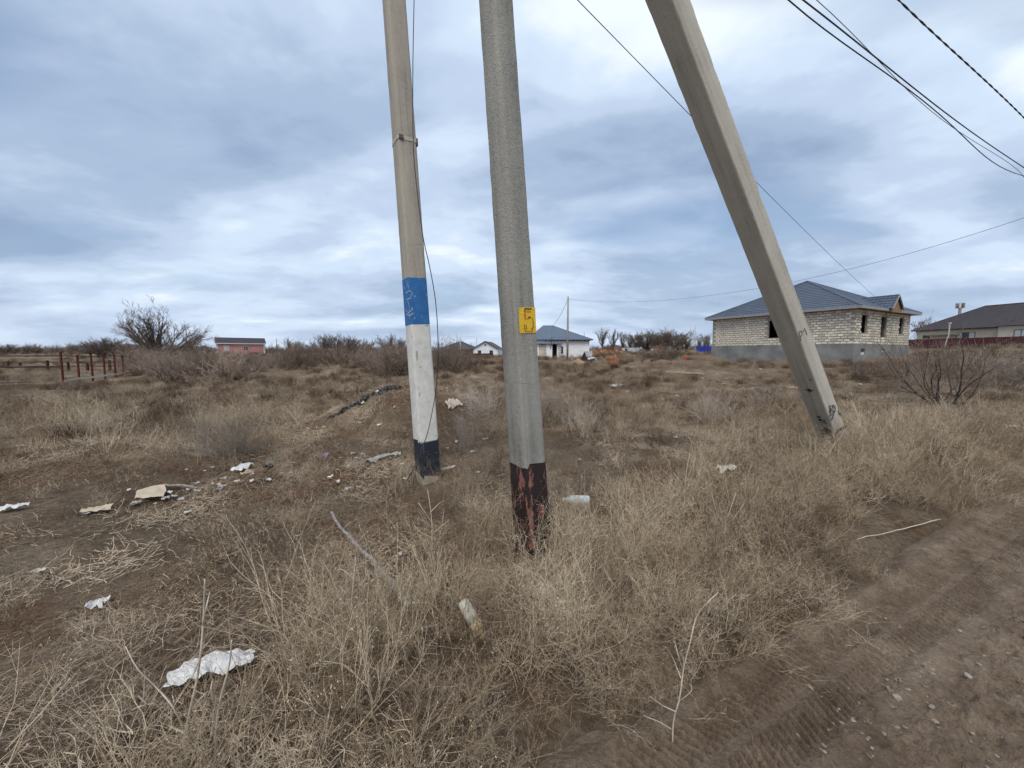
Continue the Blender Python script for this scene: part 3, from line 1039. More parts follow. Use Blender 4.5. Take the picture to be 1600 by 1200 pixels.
# ------------------------------------------------------------------ wires
def smooth_curve(P, n):
    P = np.array(P, float)
    t = np.concatenate([[0], np.cumsum(np.linalg.norm(np.diff(P, axis=0), axis=1))]); t /= t[-1]
    deg = min(4, len(P) - 1)
    u = np.linspace(0, 1, n)
    return np.stack([np.polyval(np.polyfit(t, P[:, i], deg), u) for i in range(3)], 1)


def wire(name, P, r, mat, label, n=6):
    return tag(MB().tube(P, r, n).build(name, mat, None, True), label, 'wire')


def at_z(px, py, z):
    d = ray(px, py)
    return CAM + d * ((z - CAM[2]) / d[2])


def catenary(a, b, sag, n=60):
    t = np.linspace(0, 1, n) ** 1.0
    P = np.array(a)[None] * (1 - t)[:, None] + np.array(b)[None] * t[:, None]
    P[:, 2] -= 4 * sag * t * (1 - t)
    return P


armz = pM.base + (pM.top - pM.base) * ((6.95 - pM.base[2]) / (pM.top[2] - pM.base[2]))


def road_wire(pts, z0, z1, ahead=26.0, back=None):
    Q = np.array([at_z(px, py, z0 + (z1 - z0) * i / (len(pts) - 1)) for i, (px, py) in enumerate(pts)])
    C = smooth_curve(Q, 24)
    d = unit(C[-1] - C[-2])
    ext = [C[-1] + d * k + np.array([0, 0, 0.0016 * k * k]) for k in np.linspace(1, ahead, 12)]
    d0 = unit(C[0] - C[1])
    L0 = 4.2 if back is None else back
    pre = [C[0] + d0 * k + np.array([0, 0, 0.004 * k * k]) for k in np.linspace(L0, 0.5, 7)]
    return np.concatenate([pre, C, ext])


wire('overhead_cable', road_wire([(1232, 0), (1320, 69), (1402, 127), (1485, 194), (1600, 275)], 6.7, 6.75), 0.0095, M_wire, 'lower of the paired dark overhead cables at top right')
wire('overhead_cable', road_wire([(1255, 0), (1335, 63), (1402, 117), (1485, 182), (1600, 262)], 6.95, 6.95), 0.011, M_wire, 'upper of the paired dark overhead cables at top right')
wire('overhead_wire', road_wire([(1276, 0), (1340, 61), (1405, 128), (1490, 200), (1600, 277)], 7.5, 7.3), 0.006, M_wiregrey, 'thin grey overhead wire crossing behind the paired cables')
tw = road_wire([(1404, 0), (1462, 55), (1520, 108), (1562, 147), (1600, 184)], 5.55, 5.5, 22.0)
t_ = np.concatenate([[0], np.cumsum(np.linalg.norm(np.diff(tw, axis=0), axis=1))])
uu = np.arange(0, t_[-1], 0.025)
core = np.stack([np.interp(uu, t_, tw[:, i]) for i in range(3)], 1)
dr = unit(np.gradient(core, axis=0)); sv = unit(np.cross(dr, [0, 0, 1.0])); up_ = np.cross(sv, dr)
tc_ = tag(link(bpy.data.objects.new('twisted_cable', None)), 'thick twisted dark cable in the top corner of the sky', 'cable')
tc_.location = tuple(core[0])
for ph in (0, math.pi):
    P = core + 0.005 * (np.cos(uu * 13 + ph)[:, None] * sv + np.sin(uu * 13 + ph)[:, None] * up_) - core[0]
    MB().tube(P, 0.0052, 5).build('strand', M_wire, tc_, True)
post_top = at(1484, 505.5, 57)
w0 = pM.base + (pM.top - pM.base) * ((4.25 - pM.base[2]) / (pM.top[2] - pM.base[2]))
wire('service_wire', catenary(w0 + np.array([0.1, -0.02, 0]), post_top, 2.0, 90), 0.0036, M_wiregrey, 'thin service wire sloping from the poles past the block house roof')
far_pts = [(887, 467, 43), (950, 471.5, 39.6), (1000, 471.5, 36.6), (1100, 462.5, 30.6), (1240, 440, 23.5), (1460, 385, 17.9), (1600, 341, 15.6), (1800, 268, 13.2)]
wire('service_wire', smooth_curve([at(*p) for p in far_pts], 60), 0.009, M_wiregrey, 'sagging wire from the far bare pole across to the right edge')
# loose cable hanging down the painted pole to the ground
lw = [(650, -160, 4.55), (647, 0, 4.42), (645, 120, 4.40), (646, 230, 4.28), (652, 300, 4.26), (661, 370, 4.27), (672, 420, 4.28), (681, 475, 4.28), (684.5, 540, 4.28), (682, 600, 4.27),
      (676, 640, 4.26), (667, 680, 4.24), (655, 712, 4.20), (641, 742, 4.12)]
Lw = [at(*p) for p in lw] + [spot(626, 765, 0.03), spot(606, 783, 0.015), spot(585, 794, 0.012)]
Lw = np.array(Lw)
tt = np.arange(len(Lw)); us = np.linspace(0, len(Lw) - 1, 90)


def catmull(P, us):
    out = []
    n = len(P)
    for u in us:
        i = min(int(u), n - 2); f = u - i
        p0, p1, p2, p3 = P[max(i - 1, 0)], P[i], P[i + 1], P[min(i + 2, n - 1)]
        out.append(0.5 * ((2 * p1) + (-p0 + p2) * f + (2 * p0 - 5 * p1 + 4 * p2 - p3) * f ** 2 + (-p0 + 3 * p1 - 3 * p2 + p3) * f ** 3))
    return np.array(out)


wire('loose_cable', catmull(Lw, us), 0.0048, M_wire, 'loose black cable hanging down the painted pole onto the ground')


# ------------------------------------------------------------------ unfinished block house
def wall_cells(u0, u1, z0, z1, holes):
    us = sorted({u0, u1, *[h[0] for h in holes], *[h[1] for h in holes]})
    zs = sorted({z0, z1, *[h[2] for h in holes], *[h[3] for h in holes]})
    for a, b in zip(us, us[1:]):
        for c, d in zip(zs, zs[1:]):
            m, k = (a + b) / 2, (c + d) / 2
            if not any(h[0] < m < h[1] and h[2] < k < h[3] for h in holes):
                yield a, b, c, d


M_mortar = plain('rough_grey_brown_mortar', (0.42, 0.375, 0.315), (0.26, 0.23, 0.19), 5, 0.95, 0.01)
M_block = plain('cream_shell_limestone', (0.84, 0.775, 0.64), (0.68, 0.615, 0.49), 5, 0.95, 0.01, rand=0.35)
M_plinth = plain('grey_cement_render', (0.27, 0.27, 0.255), (0.14, 0.145, 0.145), 0.8, 0.9, 0.006, stretch=(1, 1, 1.3))
M_lintel = plain('raw_concrete_lintel', (0.36, 0.32, 0.26), None, 8, 0.95)
M_wood = plain('raw_pine_boards', (0.33, 0.21, 0.115), (0.21, 0.125, 0.065), 9, 0.85, stretch=(1, 1, 6))
M_darkin = plain('shade_toned_wall', (0.16, 0.145, 0.125), None, 3)  # room dimness put into the colour, darker than the bare blocks
M_fascia = plain('grey_painted_fascia', (0.33, 0.33, 0.34), None, 4, 0.5)


def metal_roof(name, c1, c2, rough=0.42):
    m, t, b = new_mat(name)
    b.inputs['Roughness'].default_value = rough
    b.inputs['Specular IOR Level'].default_value = 0.5
    f = noise(t, objco(t), 1.3, 4, 0.6)
    t.links.new(ramp(t, f, [(0.3, c2), (0.7, c1)]), b.inputs['Base Color'])
    return m


M_roofblue = metal_roof('slate_blue_metal_tile', (0.085, 0.107, 0.150), (0.062, 0.080, 0.115))
M_roofbrown = metal_roof('brown_metal_tile', (0.060, 0.046, 0.050), (0.045, 0.036, 0.040), 0.6)
M_roofgrey = metal_roof('grey_sheet_roof', (0.085, 0.09, 0.105), (0.06, 0.065, 0.078), 0.55)


def tiled_slope(A, B, T0, T1, wave, step, amp, drop, res=5):
    """pressed metal tile sheet between eave A-B and ridge T0-T1 (equal points make a triangle); waves run up the slope, steps across it"""
    A, B, T0, T1 = (np.array(p, float) for p in (A, B, T0, T1))
    eu = unit(B - A); Lu = np.linalg.norm(B - A)
    a0 = (T0 - A) @ eu; a1 = (T1 - A) @ eu
    foot = T0 - A - eu * a0
    Ls = np.linalg.norm(foot); ev = foot / Ls; nn = unit(np.cross(eu, ev))
    if nn[2] < 0: nn = -nn
    rows = int(Ls / step) + 1
    V = []; F = []; nu = int(Lu / wave * res)
    lines = []
    for r_ in range(rows):
        for e, hgt in ((0.0, drop), (0.999, 0.0)):
            s_ = min((r_ + e) * step, Ls)
            lines.append((s_, hgt))
    for (s_, hgt) in lines:
        k = s_ / Ls
        lo, hi = a0 * k, Lu + (a1 - Lu) * k
        for i in range(nu + 1):
            u_ = lo + (hi - lo) * i / nu
            V.append(A + eu * u_ + ev * s_ + nn * (hgt + amp * math.sin(u_ / wave * 2 * math.pi)))
    w = nu + 1
    for r_ in range(len(lines) - 1):
        for i in range(nu):
            F.append((r_ * w + i, r_ * w + i + 1, (r_ + 1) * w + i + 1, (r_ + 1) * w + i))
    return np.array(V), np.array(F)


def slope_obj(name, quad, mat, parent, wave=0.23, step=0.36, amp=0.014, drop=0.03, res=5):
    V, F = tiled_slope(*quad, wave, step, amp, drop, res)
    me = np_mesh(name, V, F, False); me.materials.append(mat)
    return link(bpy.data.objects.new(name, me), parent)


def ridge_cap(pts, mat, parent, r=0.07):
    return MB().tube(pts, r, 6).build('ridge_cap', mat, parent)


def block_house():
    z0 = hz(24.3, 27.5) - 0.02
    z0 = 0.98
    e = empty('block_house', (24.3, 27.5, z0), math.atan2(0.475, 0.88))
    tag(e, 'unfinished cream limestone-block house with slate blue metal roof', 'house')
    LX, LY, ZP, ZT = 10.1, 10.8, 1.19, 3.66
    holesL = [(4.5, 5.76, 1.79, 3.24)]
    holesR = [(1.10, 2.04, 2.0, 3.27), (4.49, 5.42, 1.75, 3.28), (7.9, 8.72, 2.08, 3.35)]
    vents = [(1.25, 1.95, 0.42, 0.86), (4.75, 5.35, 0.60, 0.86)]
    b = MB()
    for a, c, d, f in wall_cells(-0.03, LX + 0.03, -0.7, ZP, vents): b.box(a, c, -0.03, 0.3, d, f)
    b.box(-0.03, 0.3, 0.30, LY + 0.03, -0.7, ZP)
    b.box(0.3, LX + 0.03, LY - 0.3, LY + 0.03, -0.7, ZP); b.box(LX - 0.3, LX + 0.03, 0.3, LY - 0.3, -0.7, ZP)
    pl = b.build('plinth', M_plinth, e)
    for v in vents:
        MB().box(v[0], v[1], 0.04, 0.16, v[2] - 0.02, v[2] + 0.17).build('loose_block', M_block, pl)
    b = MB()
    for a, c, d, f in wall_cells(0.012, LX - 0.012, ZP, ZT, holesR): b.box(a, c, 0.014, 0.13, d, f)
    wr = b.build('wall', M_mortar, e)
    b = MB()
    for a, c, d, f in wall_cells(0.13, LY - 0.012, ZP, ZT, holesL): b.box(0.014, 0.18, a, c, d, f)
    wl = b.build('wall', M_mortar, e)
    wb = MB().box(LX - 0.38, LX - 0.012, 0.38, LY - 0.38, ZP, ZT).box(0.38, LX - 0.012, LY - 0.38, LY - 0.012, ZP, ZT).build('rear_wall', M_mortar, e)
    MB().box(0.1, LX - 0.1, 0.1, LY - 0.1, ZP - 0.1, ZP).box(0.1, LX - 0.1, 0.1, LY - 0.1, ZT - 0.02, ZT + 0.02).box(6.4, 6.6, 0.14, LY - 0.38, ZP, ZT - 0.02) \
        .box(0.2, 6.4, 4.0, 4.2, ZP, ZT - 0.02).box(6.6, LX - 0.38, 5.0, 5.2, ZP, ZT - 0.02).build('interior', M_darkin, e)
    for h in holesR:
        MB().box(h[0] - 0.18, h[1] + 0.18, -0.006, 0.12, h[3], h[3] + 0.15).build('lintel', M_lintel, e)
    h = holesL[0]
    MB().box(-0.006, 0.3, h[0] - 0.2, h[1] + 0.2, h[3], h[3] + 0.15).build('lintel', M_lintel, e)
    # every limestone block of the two visible walls
    g = np.random.default_rng(3)
    variants = []
    for i in range(8):
        w, hh_, d = 0.325, 0.132, 0.05
        V = np.array([(x, y, z) for z in (-hh_ / 2, hh_ / 2) for (x, y) in ((-w / 2, 0), (w / 2, 0), (w / 2, d), (-w / 2, d))])
        V = V + g.normal(0, 1, V.shape) * np.array([0.018, 0.005, 0.012])
        me = bpy.data.meshes.new('block')
        me.from_pydata([tuple(v) for v in V], [], [(3, 2, 1, 0), (4, 5, 6, 7), (0, 1, 5, 4), (1, 2, 6, 5), (2, 3, 7, 6), (3, 0, 4, 7)])
        me.materials.append(M_block)
        variants.append(me)
    slots = []
    for wall, Lw_, holes in ((0, LX, holesR), (1, LY, holesL)):
        for c in range(13):
            z = ZP + 0.095 + c * 0.1895
            n = int(Lw_ / 0.388)
            for i in range(n + 1):
                u = 0.185 + i * 0.388 - (0.19 if c % 2 else 0)
                if u < 0.17 or u > Lw_ - 0.15: continue
                if any(hh[0] - 0.12 < u < hh[1] + 0.12 and hh[2] - 0.05 < z < hh[3] + 0.2 for hh in holes): continue
                slots.append((u + (0 if wall == 0 else 0.55 * u), wall, u, z))
    slots.sort()
    rest = []
    for k, (_, wall, u, z) in enumerate(slots):
        loc = (u, -0.012, z) if wall == 0 else (-0.012, u, z)
        rz = 0 if wall == 0 else -R(90)
        if k < 300:
            o = from_mesh('block', variants[k % 8], None, wr if wall == 0 else wl, (loc[0] + g.normal(0, 0.006), loc[1] + g.normal(0, 0.003), loc[2] + g.normal(0, 0.005)), rz)
        else:
            rest.append((loc, rz, variants[k % 8]))
    b = MB()
    for loc, rz, me in rest:
        c, s = math.cos(rz), math.sin(rz)
        b.add([(v.co.x * c - v.co.y * s + loc[0], v.co.x * s + v.co.y * c + loc[1], v.co.z + loc[2]) for v in me.vertices], [tuple(p.vertices) for p in me.polygons])
    tag(b.build('blocks', plain('cream_shell_limestone_far', (0.81, 0.745, 0.615), (0.56, 0.505, 0.405), 1.9, 0.95, 0.01, detail=2), wl), kind='stuff')
    # roof
    rf = empty('roof'); rf.parent = e; rf.location = (0, 0, 0); rf.rotation_euler = (0, 0, 0)
    o_, ze, ap = 0.5, 3.82, (5.05, 5.4, 6.86)
    c00, c10, c11, c01 = (-o_, -o_, ze), (LX + o_, -o_, ze), (LX + o_, LY + o_, ze), (-o_, LY + o_, ze)
    for a, b_ in ((c00, c10), (c01, c00), (c10, c11), (c11, c01)):
        slope_obj('slope', (a, b_, ap, ap), M_roofblue, rf)
    for c in (c00, c10, c01, c11):
        ridge_cap([(c[0], c[1], c[2] + 0.03), (ap[0], ap[1], ap[2] + 0.03)], M_roofblue, rf, 0.06)
    MB().box(-o_, LX + o_, -o_ - 0.02, -o_, ze - 0.16, ze + 0.02).box(-o_ - 0.02, -o_, -o_, LY + o_, ze - 0.16, ze + 0.02) \
        .box(LX + o_, LX + o_ + 0.02, -o_, LY + o_, ze - 0.16, ze + 0.02).build('fascia', M_fascia, rf)
    MB().box(-o_, LX + o_, -o_, LY + o_, ze - 0.15, ze - 0.12).build('soffit', M_wood, rf)
    MB().box(0.02, LX - 0.02, 0.02, LY - 0.02, ZT + 0.02, ze - 0.15).build('wall_plate', M_darkin, rf)
    # gable over the entrance
    gx, gw, gh, gy, gb = 5.06, 1.05, 1.06, -0.72, 1.5
    A0, A1 = (gx - gw, gy, ze + 0.02), (gx - gw, gb, ze + 0.02)
    T0, T1 = (gx, gy, ze + 0.02 + gh), (gx, gb + 0.5, ze + 0.02 + gh)
    B0, B1 = (gx + gw, gy, ze + 0.02), (gx + gw, gb, ze + 0.02)
    gd = MB().add([(gx - gw + 0.1, gy + 0.12, ze), (gx + gw - 0.1, gy + 0.12, ze), (gx, gy + 0.12, ze + gh - 0.08)], [(0, 1, 2)]).build('gable_boards', M_wood, rf)
    MB().box(gx - gw + 0.1, gx + gw - 0.1, gy + 0.1, gy + 0.14, ze - 0.22, ze).build('gable_beam', M_wood, rf)
    slope_obj('gable_slope', (A0, A1, T0, T1), M_roofblue, rf, 0.23, 0.3)
    slope_obj('gable_slope', (B0, B1, T0, T1), M_roofblue, rf, 0.23, 0.3)
    ridge_cap([T0, T1], M_roofblue, rf, 0.05)
    for s_ in (-1, 1):
        MB().tube([(gx + s_ * gw, gy - 0.01, ze - 0.03), (gx, gy - 0.01, ze + gh - 0.02)], 0.05, 4).build('bargeboard', M_fascia, rf)


block_house()


# ------------------------------------------------------------------ other houses
M_white_w = plain('white_plaster', (0.80, 0.80, 0.80), (0.70, 0.70, 0.71), 0.9, 0.85)
M_cream_w = plain('cream_plaster', (0.60, 0.53, 0.42), (0.50, 0.44, 0.35), 0.8, 0.85)
M_pink_w = plain('pink_plaster', (0.50, 0.255, 0.235), (0.42, 0.21, 0.195), 0.7, 0.85)
M_brick_w = plain('brown_brick_wall', (0.24, 0.165, 0.12), (0.17, 0.115, 0.085), 2.2, 0.9)
M_glass = plain('dark_window_glass', (0.035, 0.04, 0.045), (0.06, 0.07, 0.08), 0.8, 0.12)
M_curtain = plain('pale_blind_behind_glass', (0.55, 0.56, 0.55), None, 2, 0.4)
M_frame = plain('dark_window_frame', (0.06, 0.05, 0.045), None, 4, 0.5)
M_wframe = plain('white_window_frame', (0.72, 0.72, 0.72), None, 4, 0.5)
M_winefence = plain('wine_red_corrugated_sheet', (0.085, 0.022, 0.026), (0.055, 0.016, 0.020), 1.5, 0.5)
M_black_in = plain('painted_doorway_shade', (0.02, 0.02, 0.022), None, 3)  # shade inside the door opening, painted as near-black


def window(parent, x0, x1, z0, z1, y=-0.02, panes=2, frame=M_frame, glass=M_glass, blind=None):
    """set in a wall whose face is the local plane y = 0"""
    f = MB()
    t = 0.06
    f.box(x0, x1, y - 0.04, y, z0, z0 + t).box(x0, x1, y - 0.04, y, z1 - t, z1)
    for i in range(panes + 1):
        xx = x0 + (x1 - x0 - t) * i / panes
        f.box(xx, xx + t, y - 0.04, y, z0 + t, z1 - t)
    w = f.build('window', frame, parent)
    for i in range(panes):
        a = x0 + (x1 - x0 - t) * i / panes + t; b = x0 + (x1 - x0 - t) * (i + 1) / panes
        MB().box(a, b, y - 0.015, y - 0.003, z0 + t, z1 - t).build('pane', blind if (blind and i in (0, panes - 1)) else glass, w)
    return w


def hip_house(name, loc, rz, LX, LY, wall_h, roof_h, wallm, roofm, label, over=0.45, inset=None, sink=0.8, step=0.36):
    e = empty(name, loc, rz)
    tag(e, label, 'house')
    MB().box(0, LX, 0, LY, -sink, wall_h).build('wall', wallm, e)
    ins = LY / 2 if inset is None else inset
    z = wall_h + 0.02
    c = [(-over, -over, z), (LX + over, -over, z), (LX + over, LY + over, z), (-over, LY + over, z)]
    r0, r1 = (ins, LY / 2, z + roof_h), (LX - ins, LY / 2, z + roof_h)
    rf = empty('roof'); rf.parent = e
    for a, b, s, t in ((c[0], c[1], r0, r1), (c[1], c[2], r1, r1), (c[2], c[3], r1, r0), (c[3], c[0], r0, r0)):
        slope_obj('slope', (a, b, s, t), roofm, rf, 0.4, step, 0.015, 0.025, 3)
    for a, b in ((c[0], r0), (c[1], r1), (c[2], r1), (c[3], r0), (r0, r1)):
        if np.linalg.norm(np.array(a) - np.array(b)) > 0.1:
            ridge_cap([(a[0], a[1], a[2] + 0.03), (b[0], b[1], b[2] + 0.03)], roofm, rf, 0.07)
    MB().box(-over, LX + over, -over, LY + over, z - 0.14, z - 0.01).build('eaves', plain(name + '_eaves', (0.05, 0.045, 0.045), None, 3), rf)
    return e, rf


def fence_run(name, pts, h, mat, label, pitch=0.5):
    """corrugated sheet fence: every sheet a part of its own, pressed into ribs"""
    P = [np.array(p, float) for p in pts]
    e = empty(name, (P[0][0], P[0][1], P[0][2])); tag(e, label, 'fence')
    for a, b in zip(P, P[1:]):
        L_ = np.linalg.norm((b - a)[:2]); n = max(1, int(round(L_ / 1.15)))
        d = (b - a) / n; eu = unit(np.array([d[0], d[1], 0])); nn = np.array([-eu[1], eu[0], 0])
        for i in range(n):
            o_ = a + d * i - P[0]
            k = 12
            V = []
            hh = h + 0.02 * math.sin(i * 2.1)
            for zz in (-0.15, hh):
                for j in range(k + 1):
                    V.append(o_ + d * (j / k * 0.995) + nn * (0.02 * (1 if (j // 1) % 2 else -1)) + np.array([0, 0, zz]))
            MB().add(V, [(j, j + 1, k + 1 + j + 1, k + 1 + j) for j in range(k)]).build('sheet', mat, e)
    return e


# brown-roofed house behind the wine-red fence
def brown_house():
    fl = at(1433, 516, 68)
    zg = 1.75
    d = unit(np.array([0.225, -0.974, 0]))
    e, rf = hip_house('brown_roof_house', (fl[0], fl[1], zg), math.atan2(d[1], d[0]), 26, 11, 5.45 - zg, 3.75, M_cream_w, M_roofbrown,
                      'cream house with wide dark brown hipped roof behind the wine-red fence', 0.55)
    window(e, 5.2, 7.4, 2.0, 3.1, panes=3, blind=M_curtain)
    window(e, 10.4, 11.2, 2.0, 3.25, panes=1, glass=M_curtain)
    window(e, 12.4, 13.8, 2.1, 3.35, panes=2, blind=M_curtain)
    window(e, 0.9, 1.8, 2.3, 2.85, panes=1)
    w = MB().box(2.0, 5.6, -1.2, 0.0, 2.72, 2.86).build('awning', plain('olive_awning', (0.27, 0.25, 0.19), None, 4), e)
    # small hipped roof over the porch
    zp = 5.45 - zg + 0.05
    A, B, T = (10.2, -2.0, zp), (15.6, -2.0, zp), (12.9, 0.9, zp + 1.75)
    slope_obj('porch_slope', (A, B, T, T), M_roofbrown, rf, 0.4, 0.36, 0.015, 0.025, 3)
    slope_obj('porch_slope', ((10.2, 2.6, zp), A, T, T), M_roofbrown, rf, 0.4, 0.36, 0.015, 0.025, 3)
    slope_obj('porch_slope', (B, (15.6, 2.6, zp), T, T), M_roofbrown, rf, 0.4, 0.36, 0.015, 0.025, 3)
    MB().box(10.6, 15.2, -1.6, 0, -0.5, zp - 0.05).build('porch_wall', M_cream_w, e)
    window(e, 12.2, 13.6, 1.9, 3.15, y=-1.62, panes=2, blind=M_curtain)
    return e


brown_house()
fa, fb = at(1412, 549.3, 61), at(1600, 547.2, 51)
fc = fb + (fb - fa) * 0.9
fence_run('sheet_fence', [fa, fb, fc], 1.85, M_winefence, 'wine-red corrugated sheet fence in front of the brown-roofed house')
# roof-top mast with drum antennas seen over the brown roof
am = empty('antenna_mast', at(1494, 549, 95)); tag(am, 'antenna mast with pale drums rising above the brown roof', 'mast')
ztop = at(1494, 473, 95)[2] - am.location.z
MB().tube([(0, 0, -1), (0, 0, ztop)], 0.28, 8).build('pole', M_steel, am)
for k in range(5):
    a = k * 1.256
    MB().tube([(0.62 * math.cos(a), 0.62 * math.sin(a), ztop - 1.3), (0.62 * math.cos(a), 0.62 * math.sin(a), ztop - 0.1)], 0.2, 7).build('antenna', M_wframe if k % 2 else plain('brown_drum', (0.35, 0.26, 0.22)), am)
MB().tube([(-0.8, 0, ztop - 0.9), (0.8, 0, ztop - 0.9)], 0.07, 5).tube([(0, -0.8, ztop - 0.9), (0, 0.8, ztop - 0.9)], 0.07, 5).build('arm', M_steel, am)
# grey post that receives the service wire
sp = empty('service_post', (post_top[0], post_top[1], hz(post_top[0], post_top[1]))); tag(sp, 'slim pale grey post in front of the wine-red fence', 'post')
hh = post_top[2] - sp.location.z
MB().tube([(-0.55, 0, -0.3), (-0.1, 0, hh * 0.5)], 0.06, 6).build('strut', M_conc_pale, sp)
MB().tube([(0, 0, hh * 0.42), (0, 0, hh)], 0.08, 8).build('pole', M_conc_pale, sp)
MB().box(-0.13, 0.13, -0.13, 0.13, hh, hh + 0.12).build('cap', M_wframe, sp)


# white house with blue roof
def white_house():
    base = at(826, 561, 62); zg = base[2]
    e = empty('white_house', base); tag(e, 'white plastered house with blue-grey hipped roof and block porch', 'house')
    LX, LY, WH = 9.75, 9.0, 3.05
    MB().box(0, LX, 0, LY, -0.8, WH).build('wall', M_white_w, e)
    rf = empty('roof'); rf.parent = e
    z = WH + 0.05; o_ = 0.5
    rx0 = at(848, 509, 66.5); rx1 = at(864, 509, 66.5)
    r0 = (rx0[0] - base[0], 4.5, rx0[2] - zg); r1 = (rx1[0] - base[0], 4.5, rx1[2] - zg)
    c = [(-o_, -o_, z), (LX + o_, -o_, z), (LX + o_, LY + o_, z), (-o_, LY + o_, z)]
    mt = metal_roof('blue_grey_metal_roof', (0.13, 0.17, 0.225), (0.11, 0.145, 0.195), 0.6)
    for a, b, s, t in ((c[0], c[1], r0, r1), (c[1], c[2], r1, r1), (c[2], c[3], r1, r0), (c[3], c[0], r0, r0)):
        slope_obj('slope', (a, b, s, t), mt, rf, 0.4, 0.36, 0.012, 0.02, 3)
    ridge_cap([r0, c[0]], M_wframe, rf, 0.06); ridge_cap([r0, r1], mt, rf, 0.06); ridge_cap([r1, c[1]], mt, rf, 0.06)
    MB().box(-o_, LX + o_, -o_, LY + o_, z - 0.10, z - 0.01).build('fascia', M_frame, rf)
    for i in range(12):
        x = 2.6 + i * 0.62
        MB().box(x, x + 0.3, -o_ + 0.02, 0, z - 0.24, z - 0.10).build('rafter_tail', M_frame, rf)
    # porch of bare blocks and white panels
    zt = 2.35
    X = lambda px: (at(px, 550, 60)[0] - base[0])
    MB().box(X(838), X(842.5), -2, 0, -0.6, zt).box(X(853.5), X(863), -2.0, -1.85, -0.6, zt).box(X(870.5), X(878), -1.96, 0, -0.6, zt).box(X(842.5), X(853.5), -1.9, -1.7, -0.6, zt).build('porch_wall', M_white_w, e)
    bl = MB().box(X(842.6), X(853.4), -1.96, -1.90, -0.5, zt).build('porch_panel', M_mortar, e)
    g = np.random.default_rng(8)
    for r_ in range(9):
        for k in range(3):
            x = X(842.8) + k * 0.37 + (0.12 if r_ % 2 else 0)
            if x + 0.3 < X(853.4):
                MB().box(x, x + 0.3, -1.99, -1.95, 0.05 + r_ * 0.25, 0.05 + r_ * 0.25 + 0.17).build('block', M_block, bl)
    for r_ in range(7):
        x = X(871.2) + g.uniform(0, 0.2)
        MB().box(x, x + 0.42, -2.0, -1.95, 0.1 + r_ * 0.3, 0.25 + r_ * 0.3).build('block', M_mortar, bl)
    MB().box(X(863), X(870.5), -1.2, -1.1, -0.4, zt).build('doorway_shade_panel', M_black_in, e)  # near-black panel standing in for the shade behind the opening
    MB().box(X(838), X(878.5), -2.35, 0.0, zt, zt + 0.12).build('porch_roof', mt, e)
    window(e, X(876.8), X(880), 0.85, 2.0, y=-2.02, panes=1)
    MB().tube([(X(860), -2.1, 1.6), (X(861), -2.1, 2.4), (X(862), -2.1, 3.4)], 0.05, 5).build('flue', M_frame, e)
    MB().tube([(LX - 0.3, 3, 3.2), (LX - 0.3, 3, 4.4)], 0.05, 5).build('antenna', M_steel, rf)


white_house()


# white gabled house
def gable_house():
    base = at(739.5, 557, 95); zg = base[2]
    e = empty('gabled_house', base, R(-8)); tag(e, 'small white gabled house with grey-brown roof beside the brick house', 'house')
    W, D, WH, RH = 6.1, 8.5, 2.0, 1.7
    MB().add([(0, 0, -0.6), (W, 0, -0.6), (W, 0, WH), (W / 2, 0, WH + RH), (0, 0, WH), (0, D, -0.6), (W, D, -0.6), (W, D, WH), (W / 2, D, WH + RH), (0, D, WH)],
             [(0, 1, 2, 3, 4), (9, 8, 7, 6, 5), (1, 6, 7, 2), (5, 0, 4, 9)]).build('wall', M_white_w, e)
    rm = metal_roof('grey_brown_roof', (0.10, 0.085, 0.08), (0.08, 0.068, 0.065), 0.6)
    rf = empty('roof'); rf.parent = e
    for s_ in (0, 1):
        x = -0.3 if s_ == 0 else W + 0.3
        zl = WH - 0.15
        slope_obj('slope', ((x, -0.35, zl), (x, D + 0.3, zl), (W / 2, -0.35, WH + RH + 0.06), (W / 2, D + 0.3, WH + RH + 0.06)), rm, rf, 0.4, 0.36, 0.012, 0.02, 3)
        MB().tube([(x, -0.36, zl - 0.02), (W / 2, -0.36, WH + RH + 0.03)], 0.09, 4).build('bargeboard', M_frame, rf)
    for x in (1.15, 4.1):
        window(e, x, x + 0.85, 0.75, 1.5, panes=2, blind=None)
    window(e, W / 2 - 0.2, W / 2 + 0.2, 2.6, 3.0, panes=1)


gable_house()
e, rf = hip_house('brick_house', at(688, 553, 98), R(-6), 8.4, 9, 1.15, 2.05, M_brick_w, M_roofgrey, 'brown brick house with dark grey hipped roof beside the small white gabled house', 0.4, 3.9)
for x in (1.5, 4.6):
    window(e, x, x + 0.9, 0.0, 0.75)
fence_run('sheet_fence', [at(729, 557.5, 90), at(771, 557, 90)], 0.75, M_winefence, 'low wine-red sheet fence in front of the small white gabled house')


